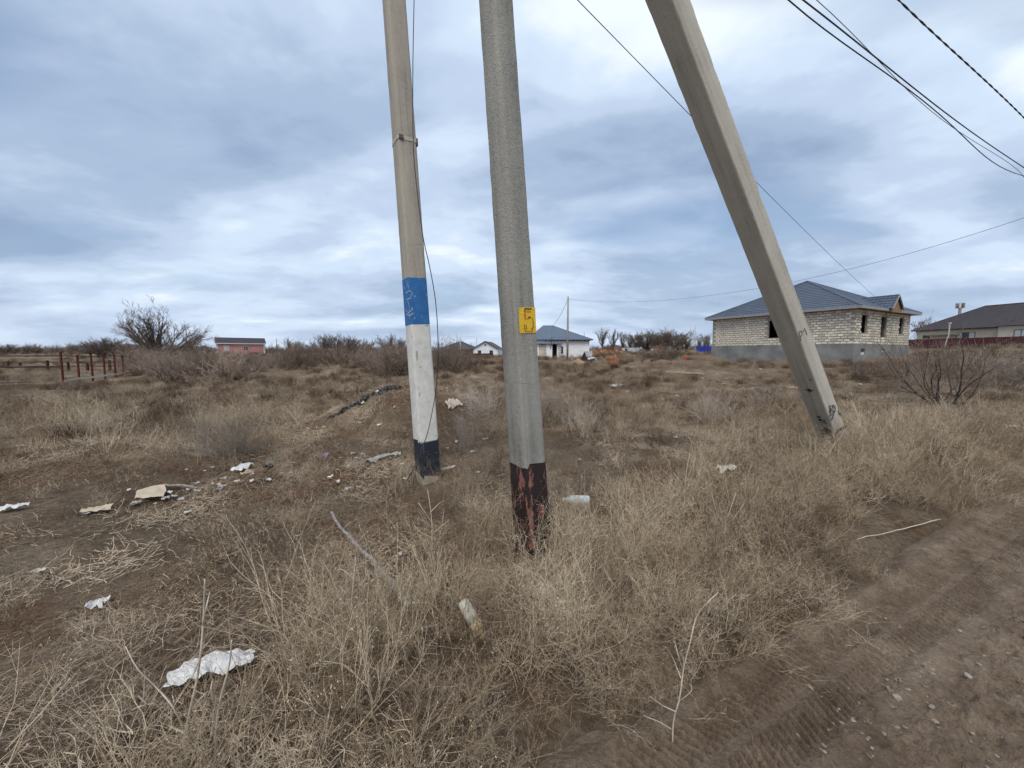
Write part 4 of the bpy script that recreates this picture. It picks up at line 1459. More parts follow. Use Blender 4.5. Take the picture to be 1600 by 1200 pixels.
# pink house on the left
def pink_house():
    base = at(338.5, 551, 110)
    e = empty('pink_house', base, R(37)); tag(e, 'pink plastered house with long dark gabled roof behind the thicket', 'house')
    W, D, WH = 11.7, 8, 2.75
    MB().box(0, W, 0, D, -0.8, WH).build('wall', M_pink_w, e)
    rf = empty('roof'); rf.parent = e
    z1 = at(338, 527, 113)[2] - base[2]
    slope_obj('slope', ((-0.35, -0.4, WH), (W + 0.35, -0.4, WH), (-0.35, D / 2, z1), (W + 0.35, D / 2, z1)), M_roofbrown, rf, 0.4, 0.36, 0.012, 0.02, 3)
    slope_obj('slope', ((W + 0.35, D + 0.4, WH), (-0.35, D + 0.4, WH), (W + 0.35, D / 2, z1), (-0.35, D / 2, z1)), M_roofbrown, rf, 0.4, 0.36, 0.012, 0.02, 3)
    MB().box(-0.35, W + 0.35, -0.44, -0.40, WH - 0.22, WH).build('fascia', M_wframe, rf)
    for x in (0, W - 0.35):
        MB().box(x - 0.02, x + 0.37, -0.03, 0.2, -0.5, WH - 0.05).build('corner_strip', M_wframe, e)
        MB().add([(x + 0.1, 0, WH), (x + 0.1, D, WH), (x + 0.1, D / 2, z1 - 0.1)], [(0, 1, 2)]).build('gable', M_pink_w, e)
    window(e, 1.7, 2.9, 0.6, 1.9, panes=2, frame=M_wframe, blind=M_curtain)
    window(e, 6.3, 7.5, 0.6, 1.9, panes=2, frame=M_wframe)


pink_house()
hip_house('grey_roof_house', at(78, 553, 120), R(4), 9.5, 8, 0.9, 1.55, M_white_w, M_roofgrey, 'low grey-roofed house far behind the red post fence', 0.5, 3.0)
hip_house('far_brown_house', at(587, 553, 120), R(-5), 6.5, 8, 0.9, 1.7, M_brick_w, M_roofbrown, 'far brown roof peeping out of the bushes beside the painted pole', 0.5, 3.0)
hip_house('far_dark_house', at(947, 551, 140), R(5), 9.0, 9, 1.0, 1.9, M_cream_w, M_roofgrey, 'dark-roofed house in front of the row of bare trees', 0.5, 3.8)
hip_house('far_shed', at(301, 553, 95), R(5), 3.0, 4, 1.0, 0.9, M_brick_w, M_roofbrown, 'little brown shed roof beside the big spreading tree', 0.3, 1.4)


# ------------------------------------------------------------------ building yard between the houses
M_obrick = plain('orange_brick', (0.50, 0.26, 0.145), (0.36, 0.17, 0.09), 7, 0.9, rand=0.45)
M_pallet = plain('pale_pallet_wood', (0.50, 0.38, 0.25), (0.36, 0.27, 0.18), 6)


def brick_pallet(name, loc, rz, w, h, label, group=None, rows=6, cols=4):
    e = empty(name, loc, rz); tag(e, label, 'brick pallet', group)
    p = MB()
    for i in range(3):
        p.box(-w / 2 + i * (w - 0.1) / 2, -w / 2 + i * (w - 0.1) / 2 + 0.1, -w / 2, w / 2, -0.15, 0.1)
    p.box(-w / 2, w / 2, -w / 2, w / 2, 0.1, 0.14).build('pallet', M_pallet, e)
    bw, bh = w / cols, (h - 0.14) / rows
    me = MB().box(0, bw * 0.94, -w / 2 + 0.03, w / 2 - 0.03, 0, bh * 0.93).mesh('brick_layer'); me.materials.append(M_obrick)
    g = np.random.default_rng(int(abs(loc[0]) * 10))
    for r_ in range(rows):
        for c in range(cols):
            if r_ == rows - 1 and g.random() < 0.35: continue
            o = from_mesh('brick', me, None, e, (-w / 2 + c * bw + 0.02, g.normal(0, 0.02), 0.14 + r_ * bh))
    return e


for i, px in enumerate((925, 932.5, 940, 947.5, 955, 962.5, 969.5)):
    p = at(px, 554.6, 82)
    brick_pallet('brick_pallet', (p[0], p[1], hz(p[0], p[1]) if abs(hz(p[0], p[1]) - p[2]) < 0.1 else p[2]), 0.06 * (i % 3), 0.92, 1.15 + 0.12 * (i % 2),
                 'orange brick pallet in the row beside the white house', 'row of orange brick pallets', 4, 3)
p = spot(956, 573)
dd = p[1]
brick_pallet('brick_pallet', p, 0.3, 14.5 / 600 * dd, 18.5 / 600 * dd, 'lone orange brick pallet standing forward in the field', None, 7, 4)


def truck():
    b = at(974, 555, 112)
    e = empty('dump_truck', b, R(4)); tag(e, 'small pale grey tipper truck parked beyond the brick pallets', 'truck')
    m = plain('pale_grey_truck_paint', (0.55, 0.57, 0.58), (0.42, 0.44, 0.45), 2, 0.5)
    dk = plain('dark_chassis', (0.03, 0.03, 0.032)); ty = plain('black_tyre', (0.025, 0.025, 0.025))
    MB().box(0, 4.6, 0.2, 2.0, 0.45, 0.7).build('chassis', dk, e)
    cb = MB().add([(0, 0, 0.6), (1.3, 0, 0.6), (1.3, 2.1, 0.6), (0, 2.1, 0.6), (0, 0, 1.3), (0.25, 0.08, 2.1), (1.3, 0.08, 2.1), (1.3, 2.02, 2.1), (0.25, 2.02, 2.1), (0, 2.1, 1.3), (1.3, 0, 1.3), (1.3, 2.1, 1.3)],
                  [(0, 1, 10, 4), (4, 10, 6, 5), (5, 6, 7, 8), (3, 0, 4, 9), (9, 4, 5, 8), (1, 2, 11, 10), (10, 11, 7, 6), (2, 3, 9, 11), (11, 9, 8, 7)]).build('cab', m, e)
    MB().box(0.4, 1.15, -0.02, 0.06, 1.35, 1.95).build('window', M_glass, cb)
    MB().add([(1.45, 0, 0.75), (4.7, 0, 0.75), (4.7, 2.1, 0.75), (1.45, 2.1, 0.75), (1.4, -0.08, 2.15), (4.8, -0.08, 2.15), (4.8, 2.18, 2.15), (1.4, 2.18, 2.15)],
             [(3, 2, 1, 0), (0, 1, 5, 4), (1, 2, 6, 5), (2, 3, 7, 6), (3, 0, 4, 7), (4, 5, 6, 7)]).build('tipper_body', m, e)
    for x in (0.75, 3.6):
        for y in (0.05, 1.8):
            w = MB().tube([(x, y, 0.42), (x, y + 0.26, 0.42)], 0.42, 14).build('wheel', ty, e)
            MB().tube([(x, y - 0.02, 0.42), (x, y + 0.1, 0.42)], 0.2, 10).build('hub', m, w)


truck()


def tractor():
    b = at(1024, 551, 105)
    e = empty('tractor', b, R(12)); tag(e, 'small red tractor parked before the bare trees', 'tractor')
    red = plain('faded_red_paint', (0.42, 0.08, 0.03), (0.33, 0.06, 0.03), 3, 0.5); ty = plain('tractor_tyre', (0.03, 0.03, 0.03))
    MB().add([(0, 0.3, 0.6), (1.1, 0.3, 0.6), (1.1, 0.9, 0.6), (0, 0.9, 0.6), (0.05, 0.32, 1.1), (1.1, 0.32, 1.2), (1.1, 0.88, 1.2), (0.05, 0.88, 1.1)],
             [(3, 2, 1, 0), (0, 1, 5, 4), (1, 2, 6, 5), (2, 3, 7, 6), (3, 0, 4, 7), (4, 5, 6, 7)]).build('bonnet', red, e)
    cab = MB().box(1.1, 1.18, 0.2, 1.0, 0.7, 1.9).box(1.85, 1.93, 0.2, 1.0, 0.7, 1.9).box(1.05, 1.98, 0.15, 1.05, 1.9, 2.0).box(1.1, 1.93, 0.2, 1.0, 0.5, 0.95).build('cab', red, e)
    MB().box(1.2, 1.83, 0.22, 0.28, 0.97, 1.88).build('window', M_glass, cab)
    for x, r in ((0.25, 0.36), (1.6, 0.6)):
        for y in (0.02, 0.98):
            w = MB().tube([(x, y, r), (x, y + 0.2, r)], r, 14).build('wheel', ty, e)
            MB().tube([(x, y - 0.02, r), (x, y + 0.1, r)], r * 0.45, 10).build('hub', M_obrick, w)


tractor()


def mixer():
    b = spot(1066, 563)
    k = b[1] / 600 * 16
    e = empty('concrete_mixer', b, R(8)); tag(e, 'red concrete mixer tipped over on the bare soil', 'concrete mixer')
    red = plain('bright_red_enamel', (0.36, 0.03, 0.025), (0.25, 0.025, 0.02), 3, 0.5)
    MB().tube([(0.15 * k, 0, 0.12 * k), (0.25 * k, 0, 0.17 * k), (0.5 * k, 0, 0.19 * k), (0.66 * k, 0, 0.12 * k)], [0.09 * k, 0.17 * k, 0.17 * k, 0.09 * k], 14).build('drum', red, e)
    MB().tube([(0, -0.1, 0.03 * k), (0.9 * k, -0.1, 0.05 * k)], 0.03 * k, 6).tube([(0.5 * k, 0.1, 0.2 * k), (1.0 * k, 0.0, 0.04 * k)], 0.03 * k, 6).build('frame', red, e)
    MB().tube([(0.78 * k, -0.15, 0.1 * k), (0.78 * k, 0.05, 0.1 * k)], 0.1 * k, 12).build('wheel', M_frame, e)


mixer()
bp = at(1088, 552.5, 72)
fence_run('sheet_fence', [bp, at(1113, 552.5, 72)], 1.36, plain('bright_blue_sheet', (0.025, 0.05, 0.36), (0.02, 0.04, 0.27), 2, 0.45), 'bright blue corrugated sheets standing beside the block house')


def plain_pole(px, ytop, ybot, Y, r, label, mat=M_conc_pale):
    a, b = at(px, ybot, Y), at(px, ytop, Y)
    g_ = hz(a[0], a[1])
    e = empty('utility_pole', (a[0], a[1], g_)); tag(e, label, 'utility pole')
    H_ = b[2] - g_
    MB().tube([(0, 0, -0.4), (0, 0, H_ * 0.5), (0, 0, H_)], [r * 1.15, r, r * 0.85], 8).build('shaft', mat, e, True)
    MB().tube([(0, 0, H_ - 0.01), (0, 0, H_ + 0.12)], r * 0.55, 6).build('cap', M_steel, e)
    return e, H_


e, H_ = plain_pole(886.5, 465, 566, 43, 0.115, 'bare concrete pole standing alone in front of the white house', M_conc_grey)
tp = at(886.5, 470, 43)
wire('service_wire', catenary(tp, at(862, 510, 66), 0.4, 14), 0.02, M_wiregrey, 'short drop wire from the bare pole to the white house roof')
plain_pole(719.5, 530, 558, 80, 0.11, 'thin pale pole in front of the brick house')
plain_pole(1085.5, 511, 553, 85, 0.09, 'slim pole beside the bright blue sheets')
plain_pole(433, 529, 551, 115, 0.11, 'thin far pole just past the pink house', M_conc_grey)
plain_pole(526, 533, 551, 100, 0.10, 'thin pale pole among the bushes between pink house and painted pole')
plain_pole(745, 529, 550, 110, 0.07, 'very thin mast behind the small white gabled house', M_steel)

# heaps and loose things in the yard
M_sand = plain('yellow_brown_sand', (0.36, 0.265, 0.155), (0.28, 0.2, 0.12), 3, 0.97, 0.02)


def heap(name, loc, rx, ry, h, mat, label, cat, seed=1, lump=0.12):
    g = np.random.default_rng(seed)
    n, m = 20, 8
    V = []; F = []
    for j in range(m + 1):
        f = j / m
        for i in range(n):
            a = i / n * 6.283
            k = 1 + lump * math.sin(3 * a + seed) + g.normal(0, lump * 0.35)
            V.append((rx * f * k * math.cos(a), ry * f * k * math.sin(a), h * (1 - f) ** 1.15 * (1 + g.normal(0, 0.03)) - 0.12 * f))
    for j in range(m):
        for i in range(n):
            F.append((j * n + i, j * n + (i + 1) % n, (j + 1) * n + (i + 1) % n, (j + 1) * n + i)[::-1])
    o = MB().add(V, F).build(name, mat, None, True)
    o.location = tuple(float(c) for c in loc)
    return tag(o, label, cat)


p = spot(903, 568)
heap('sand_heap', p, 1.05, 0.9, 0.48, M_sand, 'yellow-brown sand heap in front of the white house', 'sand heap', 3)
p = spot(913, 563)
heap('dark_heap', p, 0.45, 0.4, 0.85, plain('dark_tarpaulin', (0.035, 0.022, 0.02)), 'small dark tarpaulin-covered heap beside the sand heap', 'heap', 5, 0.2)
b = at(916, 562, 56); e = empty('water_tank', (b[0], b[1], hz(b[0], b[1]))); tag(e, 'pale grey box tank at the corner of the white house', 'tank')
MB().box(0, 0.85, 0, 0.8, 0.08, 0.98).build('tank', plain('grey_white_plastic', (0.55, 0.58, 0.6)), e)
MB().box(-0.03, 0.88, -0.03, 0.83, -0.2, 0.08).build('base', M_pallet, e)
for k in range(5):
    b = at(895 + k * 3.1, 561, 59.5)
    o = MB().box(-0.13, 0.13, -0.1, 0.1, -0.1, 0.2).build('spare_block', M_block); o.location = (b[0], b[1], hz(b[0], b[1]) + 0.02)
    tag(o, 'pale spare building block in the line along the white house wall', 'block', 'spare blocks along the white house')
p0, p1 = spot(1041, 583.5), spot(1098, 587)
pk = MB(); dv = p1 - p0; L_ = float(np.linalg.norm(dv))
pk.box(0, L_, -0.10, 0.10, 0.06, 0.13)
o = pk.build('timber_plank', plain('pale_weathered_timber', (0.50, 0.41, 0.29), (0.38, 0.3, 0.21), 4, stretch=(0.3, 4, 4)))
o.location = tuple(p0); o.rotation_euler = (0, -math.asin(dv[2] / L_), math.atan2(dv[1], dv[0])); tag(o, 'long pale timber plank lying in the field below the red mixer', 'plank')


# ------------------------------------------------------------------ red post fence on the left
def post_fence():
    red = plain('dark_red_primer', (0.125, 0.026, 0.022), (0.075, 0.02, 0.017), 8, 0.6)
    rail = plain('dark_rail', (0.06, 0.035, 0.03), None, 5)
    px = [(98.6, 553, 594.8), (123.8, 555, 591), (144.8, 554.6, 589), (164, 555.2, 586.3), (180.5, 554, 584.5), (193, 555.2, 582.5), (204.6, 555.5, 580)]
    Ys = np.linspace(24, 34, 7)
    B = [at(x, yb, Y) for (x, yt, yb), Y in zip(px, Ys)]
    T = [at(x - 0.8, yt, Y) for (x, yt, yb), Y in zip(px, Ys)]
    o0 = B[0]
    e = empty('post_fence', o0); tag(e, 'unfinished fence of dark red steel posts on a pale footing', 'fence')
    for i, (b, t) in enumerate(zip(B, T)):
        h_ = t[2] - b[2]
        o = MB().box(-0.042, 0.042, -0.042, 0.042, -0.5, h_ + (0.10 if i == 0 else 0)).build('post', red, e); o.location = tuple(b - o0)
        o2 = MB().box(-0.055, 0.055, -0.055, 0.055, h_ + (0.1 if i == 0 else 0), h_ + 0.02 + (0.1 if i == 0 else 0)).build('cap', rail, o)
    for a, b in zip(B, B[1:]):
        MB().tube([a - o0 + np.array([0, 0, -0.02]), b - o0 + np.array([0, 0, -0.02])], 0.09, 4).build('footing', M_conc_pale, e)
    for a, b in zip(T, T[1:]):
        MB().tube([a - o0 - np.array([0, 0, 0.1]), b - o0 - np.array([0, 0, 0.1])], 0.026, 4).build('rail', rail, e)
    # run towards the left edge of the picture
    L0 = [at(-70, y, 23) for y in (556.5, 574, 600)]
    R0 = [at(97, y, 24) for y in (556, 573.5, 596.5)]
    for k, (a, b) in enumerate(zip(L0, R0)):
        MB().tube([a - o0, b - o0], 0.04 if k < 2 else 0.03, 4).build('rail', rail, e)
    MB().tube([at(-70, 604, 23) - o0, at(97, 597.5, 24) - o0], 0.07, 4).build('footing', M_conc_pale, e)
    a = at(-70, 600, 23)
    o = MB().box(-0.05, 0.05, -0.05, 0.05, -0.5, 2.0).build('post', red, e); o.location = tuple(a - o0)
    # older dark yard fence further back
    e2 = empty('yard_fence', at(-60, 577, 36)); tag(e2, 'old dark rail fence behind the red posts at the left edge', 'fence')
    q0 = at(-60, 577, 36)
    for k, x in enumerate((-40, 14, 32, 75, 107, 137, 172)):
        b = at(x, 578 - 0.01 * x, 36); t = at(x, 563 + (k % 3) * 2, 36)
        MB().box(-0.07, 0.07, -0.07, 0.07, -0.4, t[2] - b[2]).build('post', rail, e2).location = tuple(b - q0)
    for y in (566, 572.5):
        MB().tube([at(-60, y, 36) - q0, at(185, y - 0.5, 36) - q0], 0.04, 4).build('rail', rail, e2)


post_fence()


# ------------------------------------------------------------------ trees and shrubs
M_bark = plain('grey_brown_bark', (0.155, 0.125, 0.105), (0.09, 0.073, 0.062), 12, 0.95, 0.004)
M_twig = stem_mat('bare_twigs', [(0.0, (0.135, 0.105, 0.090)), (0.5, (0.185, 0.145, 0.125)), (1.0, (0.235, 0.185, 0.155))])
M_shrub = stem_mat('purple_grey_shrub_twigs', [(0.0, (0.165, 0.125, 0.100)), (0.5, (0.235, 0.182, 0.147)), (1.0, (0.325, 0.255, 0.205))])
M_darktwig = plain('dark_shrub_wood', (0.085, 0.062, 0.058), (0.055, 0.04, 0.037), 15, 0.95)


def tree_mesh(seed, n, tilt, L, trunk_h, r0, lv, trop=0.05, wander=0.13, stem_tilt=0.06, rmin=0.006):
    """trunk plus limbs in one mesh, finer branches and twigs in another"""
    g = np.random.default_rng(seed)
    st = np.zeros((1, 3)); st[0, 2] = -0.3
    T = grow(g, st, np.array([[g.normal(0, stem_tilt), g.normal(0, stem_tilt), 1.0]]), np.array([trunk_h + 0.3]), 6, 0.05, 0.05)
    RT = taper(np.array([r0]), np.array([r0 * 0.72]), 6)
    trunk = [tubes(T, RT, 7)]
    p, _, rr = sprout(g, T, RT, n, 0.1, 0.2, 0.62)
    az = np.arange(n) * 2.399 + g.normal(0, 0.2, n); tl = tilt[0] + (tilt[1] - tilt[0]) * ((np.arange(n) * 0.618 + g.normal(0, 0.05, n)) % 1.0) ** 0.8
    d = np.stack([np.sin(tl) * np.cos(az), np.sin(tl) * np.sin(az), np.cos(tl)], 1)
    ln = L * g.uniform(0.85, 1.06, n)
    P = grow(g, p, d, ln, 9, wander * 0.7, trop)
    Rr = taper(rr * g.uniform(0.42, 0.6, n), rr * 0.09, 9)
    trunk.append(tubes(P, Rr, 5))
    crown = []
    for (c, fl, a0, a1, K, S, tmin) in lv:
        p, dd, rr = sprout(g, P, Rr, c, a0, a1, tmin)
        ln = np.repeat(ln, c) * fl * g.uniform(0.5, 1.25, len(p))
        P = grow(g, p, dd, ln, K, wander, trop)
        Rr = taper(np.maximum(rr * 0.62, rmin), np.maximum(rr * 0.25, rmin * 0.7), K)
        crown.append(tubes(P, Rr, S))
    return join(trunk), join(crown)


def tree_kind(seed, **kw):
    (tv, tf), (cv, cf) = tree_mesh(seed, **kw)
    a = np_mesh('trunk', tv, tf, True); a.materials.append(M_bark)
    b = np_mesh('crown', cv, cf, True); b.materials.append(M_twig)
    return a, b


def tree(kind, loc, rz, k, label, group=None, name='bare_tree'):
    e = empty(name, loc, rz); e.scale = (k, k, k) if np.isscalar(k) else k
    tag(e, label, 'tree', group)
    from_mesh('trunk', kind[0], None, e); from_mesh('crown', kind[1], None, e)
    return e


big = tree_kind(71, n=26, tilt=(0.05, 1.12), L=4.7, trunk_h=0.8, r0=0.34, lv=[(8, 0.36, 0.25, 0.7, 6, 4, 0.25), (7, 0.42, 0.3, 0.75, 4, 3, 0.15), (4, 0.5, 0.3, 0.9, 3, 3, 0.15)], trop=0.03, wander=0.06, rmin=0.009)
far_up = [tree_kind(80 + i, n=12, tilt=(0.10, 0.5), L=4.4, trunk_h=2.0, r0=0.20, lv=[(9, 0.36, 0.2, 0.6, 5, 3, 0.1), (7, 0.42, 0.25, 0.7, 3, 3, 0.1)], trop=0.10, wander=0.09, rmin=0.020) for i in range(3)]
far_wide = [tree_kind(90 + i, n=16, tilt=(0.2, 1.1), L=4.0, trunk_h=1.0, r0=0.24, lv=[(10, 0.42, 0.2, 0.75, 5, 3, 0.1), (8, 0.42, 0.25, 0.8, 3, 3, 0.1)], trop=0.05, wander=0.11, rmin=0.018) for i in range(3)]


def height_of(kind):
    c = np.empty(len(kind[1].vertices) * 3, np.float32); kind[1].vertices.foreach_get('co', c)
    return float(np.percentile(c[2::3], 98.5))


HT = {id(k): height_of(k) for k in [big] + far_up + far_wide}
g = np.random.default_rng(17)


def grow_tree(kind, px, yt, Y, wide, label, group=None, name='bare_tree', yb=551):
    p = at(px, yb, Y); zt = at(px, yt, Y)[2]; gz = hz(p[0], p[1])
    k = (zt - gz) / HT[id(kind)]
    return tree(kind, (p[0], p[1], gz), g.uniform(0, 6.28), (k * wide, k * wide, k), label, group, name)


grow_tree(big, 248, 486, 45, 1.05, 'big leafless tree with wide fan-shaped crown by the red posts', None, 'spreading_tree').rotation_euler[2] = 0.4
row = [(942, 516), (959, 518), (972, 519), (983, 524), (992, 519), (1000, 523), (1008, 520), (1016, 518), (1023, 521), (1031, 520), (1038, 518), (1045, 521), (1052, 517), (1059, 519), (1066, 521), (1073, 529)]
for i, (px, yt) in enumerate(row):
    lab = 'lone upright bare tree beside the white house roof' if i == 0 else ('second upright bare tree from the white house roof' if i == 1 else 'leafless upright tree in the row behind the building yard')
    grow_tree(far_up[i % 3] if i < 4 or i % 3 else far_wide[i % 3], px, yt + g.uniform(-2, 3), 118 + g.uniform(-6, 14), 1.2 if i < 3 else g.uniform(1.5, 2.1), lab, None if i < 2 else 'row of bare trees behind the yard')
for i, (px, yt, Y) in enumerate([(508, 523, 105), (520, 526, 100), (533, 524, 110), (548, 526, 104), (560, 530, 112), (576, 532, 120), (607, 524, 125), (622, 533, 110), (487, 536, 115), (455, 530, 118), (466, 534, 112), (632, 530, 120)]):
    lab, grp = ('leafless tree in the clump rising midway between pink house and painted pole', 'tree clump above the thicket') if i < 5 else ('leafless tree just left of the painted pole above the thicket', 'trees by the painted pole') if px > 570 else ('leafless tree just right of the pink house', 'trees right of the pink house')
    grow_tree(far_wide[i % 3], px, yt, Y, 1.2, lab, grp)
for i, (px, yt, Y) in enumerate([(1092, 526, 100), (1100, 522, 105), (1106, 525, 98), (1440, 500, 75), (1452, 512, 80)]):
    grow_tree(far_up[i % 3], px, yt, Y, 1.2, 'leafless bush-like tree behind the blue sheets by the block house' if i < 3 else ('taller thin bare tree right of the block house gable' if i == 3 else 'shorter thin bare tree in front of the brown roof end'), 'trees by the blue sheets' if i < 3 else None)
for i, (px, yt, Y) in enumerate([(-6, 540, 70), (10, 538, 72), (24, 542, 75), (42, 540, 80), (58, 543, 85), (140, 536, 66), (152, 532, 62), (163, 529, 60), (174, 532, 66), (188, 533, 62), (200, 538, 60)]):
    grow_tree(far_wide[i % 3], px, yt, Y, 1.6, 'low leafless tree behind the old yard fence at the left edge' if i < 5 else 'low leafless tree between grey-roofed house and big spreading tree', 'trees behind the yard fence' if i < 5 else 'trees beside the spreading tree')

# thicket of bare shrubs
M_shrubpale = stem_mat('pale_grey_shrub_twigs', [(0.0, (0.34, 0.285, 0.24)), (0.5, (0.44, 0.375, 0.315)), (1.0, (0.56, 0.48, 0.41))])


def shrub_kind(seed, r, n=30, br=9, tw=4, mat=M_shrub):
    V, F = weed(seed, n=n, L=1.9, spread=0.62, base=0.35, wander=0.12, trop=0.03, br=br, brl=0.42, tw=tw, twl=0.42, r=r, ang=(0.25, 0.75))
    me = np_mesh('shrub', V, F, False); me.materials.append(mat)
    return me


sh_far = [shrub_kind(500 + i, 0.021) for i in range(5)]
sh_near = [shrub_kind(510 + i, 0.009, 34, 9, 5, M_shrubpale) for i in range(4)]


def shrub(px, yb, k, label, group, flat=1.0):
    p = spot(px, yb)
    kinds = sh_far if p[1] > 15 else sh_near
    o = from_mesh('bare_shrub', kinds[g.integers(len(kinds))], None, None, (p[0], p[1], hz(p[0], p[1]) - 0.05), g.uniform(0, 6.28), (k * g.uniform(1.0, 1.3), k * g.uniform(1.0, 1.3), k * flat))
    return tag(o, label, 'shrub', group)


shrub(268, 601, 0.80, 'dark rounded shrub standing out in front of the thicket near the red posts', None)
shrub(355, 598, 1.05, 'fan-shaped brown shrub at the front of the thicket below the pink house', None)
for px in np.arange(212, 645, 10.5):
    for yb, k in ((571 + g.uniform(-2, 2), g.uniform(0.8, 1.15)), (577 + g.uniform(-3, 3), g.uniform(0.7, 0.98)), (584 + g.uniform(-3, 3), g.uniform(0.6, 0.85))):
        if yb > 580 and (px > 405 and px < 590): continue
        if yb > 573.5 and 470 < px < 560: continue
        z_ = 0 if px < 330 else 1 if px < 430 else 2 if px < 540 else 3
        shrub(px + g.uniform(-5, 5), yb, k * (1.0 if px > 430 else 0.85 if px > 325 else 1.15),
              ('bare purple-grey shrub in the thicket below the spreading tree', 'bare purple-grey shrub in the thicket below the pink house', 'bare brown shrub in the thicket right of the pink house', 'bare brown shrub in the thicket behind the soil heap')[z_],
              ('thicket below the spreading tree', 'thicket below the pink house', 'thicket right of the pink house', 'thicket behind the soil heap')[z_])
for px, yb, k in ((700, 572, 1.0), (716, 575, 1.0), (690, 580, 0.9), (708, 583, 0.7), (735, 577, 0.5)):
    shrub(px, yb, k, 'bare purple-grey shrub between the painted and the numbered pole', 'shrubs between the two poles')
for px, yb, k in ((1040, 561, 0.7), (1025, 560, 0.6), (1055, 561, 0.6), (1010, 559, 0.4)):
    shrub(px, yb, k, 'dark low shrub on the soil bank by the red mixer', 'shrubs by the red mixer')
for px, yb, k, lab in ((850, 650, 0.34, 'low grey shrub touching the right side of the numbered pole'), (880, 662, 0.36, 'low grey shrub a step right of the numbered pole'), (915, 672, 0.3, 'low grey shrub below the lone brick pallet'),
                       (750, 650, 0.3, 'low grey shrub just left of the numbered pole'), (728, 700, 0.3, 'low grey shrub right of the white painted band'), (342, 716, 0.34, 'tall grey fine-twigged shrub behind the rubbish line'),
                       (372, 712, 0.24, 'smaller grey shrub behind the crushed tray'), (1345, 594, 0.5, 'low grey shrub right of the brace in front of the block house'), (1390, 588, 0.5, 'low grey shrub below the block house corner'),
                       (1190, 645, 0.32, 'low dark shrub left of the brace foot'), (1120, 660, 0.36, 'low wide shrub in the middle of the field left of the brace')):
    shrub(px, yb, k, lab, None)


def far_belt():
    V = []
    for (a0, a1, y0, y1, n) in ((-20, 325, 95, 150, 110), (325, 425, 122, 150, 40), (425, 660, 95, 150, 90), (640, 800, 115, 150, 50), (920, 1125, 125, 160, 90), (1405, 1640, 90, 120, 60)):
        for _ in range(n):
            Y = g.uniform(y0, y1); q_ = at(g.uniform(a0, a1), 551, Y)
            V.append((q_[0], q_[1], hz(q_[0], q_[1])))
    V = np.array(V); n = len(V)
    pr = [weed(560 + i, n=26, L=1.9, spread=0.6, base=0.5, wander=0.12, trop=0.03, br=7, brl=0.42, tw=2, twl=0.5, r=0.034, ang=(0.25, 0.75)) for i in range(4)]
    scatter('scrub_belt', pr, M_shrub, V, g.uniform(0, 6.28, n), g.uniform(0.6, 1.45, n), g.integers(0, 4, n), 'far brown scrub belt along the horizon', 'scrub', 0.05)


far_belt()


def dark_shrub():
    gg = np.random.default_rng(23)
    b = spot(1474, 634)
    e = empty('sprawling_shrub', b); tag(e, 'sprawling dark-limbed bare shrub in front of the wine-red fence', 'shrub')
    n = 17
    az = gg.uniform(0, 6.283, n); tl = gg.uniform(0.25, 1.25, n)
    d = np.stack([np.sin(tl) * np.cos(az), 0.7 * np.sin(tl) * np.sin(az), np.cos(tl)], 1)
    st = np.concatenate([gg.normal(0, 0.13, (n, 2)), np.full((n, 1), -0.08)], 1)
    ln = gg.uniform(1.3, 2.3, n)
    P = grow(gg, st, d, ln, 9, 0.15, 0.035); r0 = gg.uniform(0.014, 0.028, n); R0 = taper(r0, r0 * 0.25, 9)
    V, F = tubes(P, R0, 5)
    me = np_mesh('limbs', V, F, True); me.materials.append(M_darktwig); from_mesh('limbs', me, None, e)
    parts = []
    p, dd, rr = sprout(gg, P, R0, 9, 0.3, 0.8, 0.25); l1 = np.repeat(ln, 9) * gg.uniform(0.2, 0.55, len(p))
    P1 = grow(gg, p, dd, l1, 6, 0.14, 0.04); R1 = taper(np.maximum(rr * 0.55, 0.004), np.full(len(p), 0.0025), 6); parts.append(tubes(P1, R1, 3))
    p, dd, rr = sprout(gg, P1, R1, 6, 0.3, 0.8, 0.15); l2 = np.repeat(l1, 6) * gg.uniform(0.25, 0.6, len(p))
    P2 = grow(gg, p, dd, l2, 4, 0.14, 0.04); R2 = taper(np.maximum(rr * 0.7, 0.003), np.full(len(p), 0.002), 4); parts.append(tubes(P2, R2, 3))
    V, F = join(parts)
    me = np_mesh('twigs', V, F, True); me.materials.append(M_shrub); from_mesh('twigs', me, None, e)


dark_shrub()
for px, yb, k in ((1560, 606, 0.75), (1590, 612, 0.85), (1530, 600, 0.6), (1420, 596, 0.6), (1440, 612, 0.5), (1460, 590, 0.7), (1500, 588, 0.7)):
    shrub(px, yb, k, 'fine-twigged bare shrub right of the sprawling dark shrub' if px > 1510 else 'fine-twigged bare shrub left of the sprawling dark shrub' if px < 1450 else 'fine-twigged bare shrub behind the sprawling dark shrub', 'shrubs right of the sprawling shrub' if px > 1510 else 'shrubs left of the sprawling shrub' if px < 1450 else 'shrubs behind the sprawling shrub')


# ------------------------------------------------------------------ litter, sticks and stones
M_film = plain('crumpled_white_film', (0.74, 0.74, 0.73), (0.58, 0.57, 0.56), 26, 0.5, 0.004)
M_scrap = plain('pale_scrap', (0.64, 0.61, 0.56), (0.40, 0.37, 0.33), 12, 0.8, rand=0.7)
M_card = plain('bleached_cardboard', (0.56, 0.47, 0.35), (0.45, 0.37, 0.27), 6, 0.95, 0.004)
M_blackfilm = plain('black_plastic_film', (0.018, 0.02, 0.024), (0.035, 0.038, 0.044), 9, 0.35)


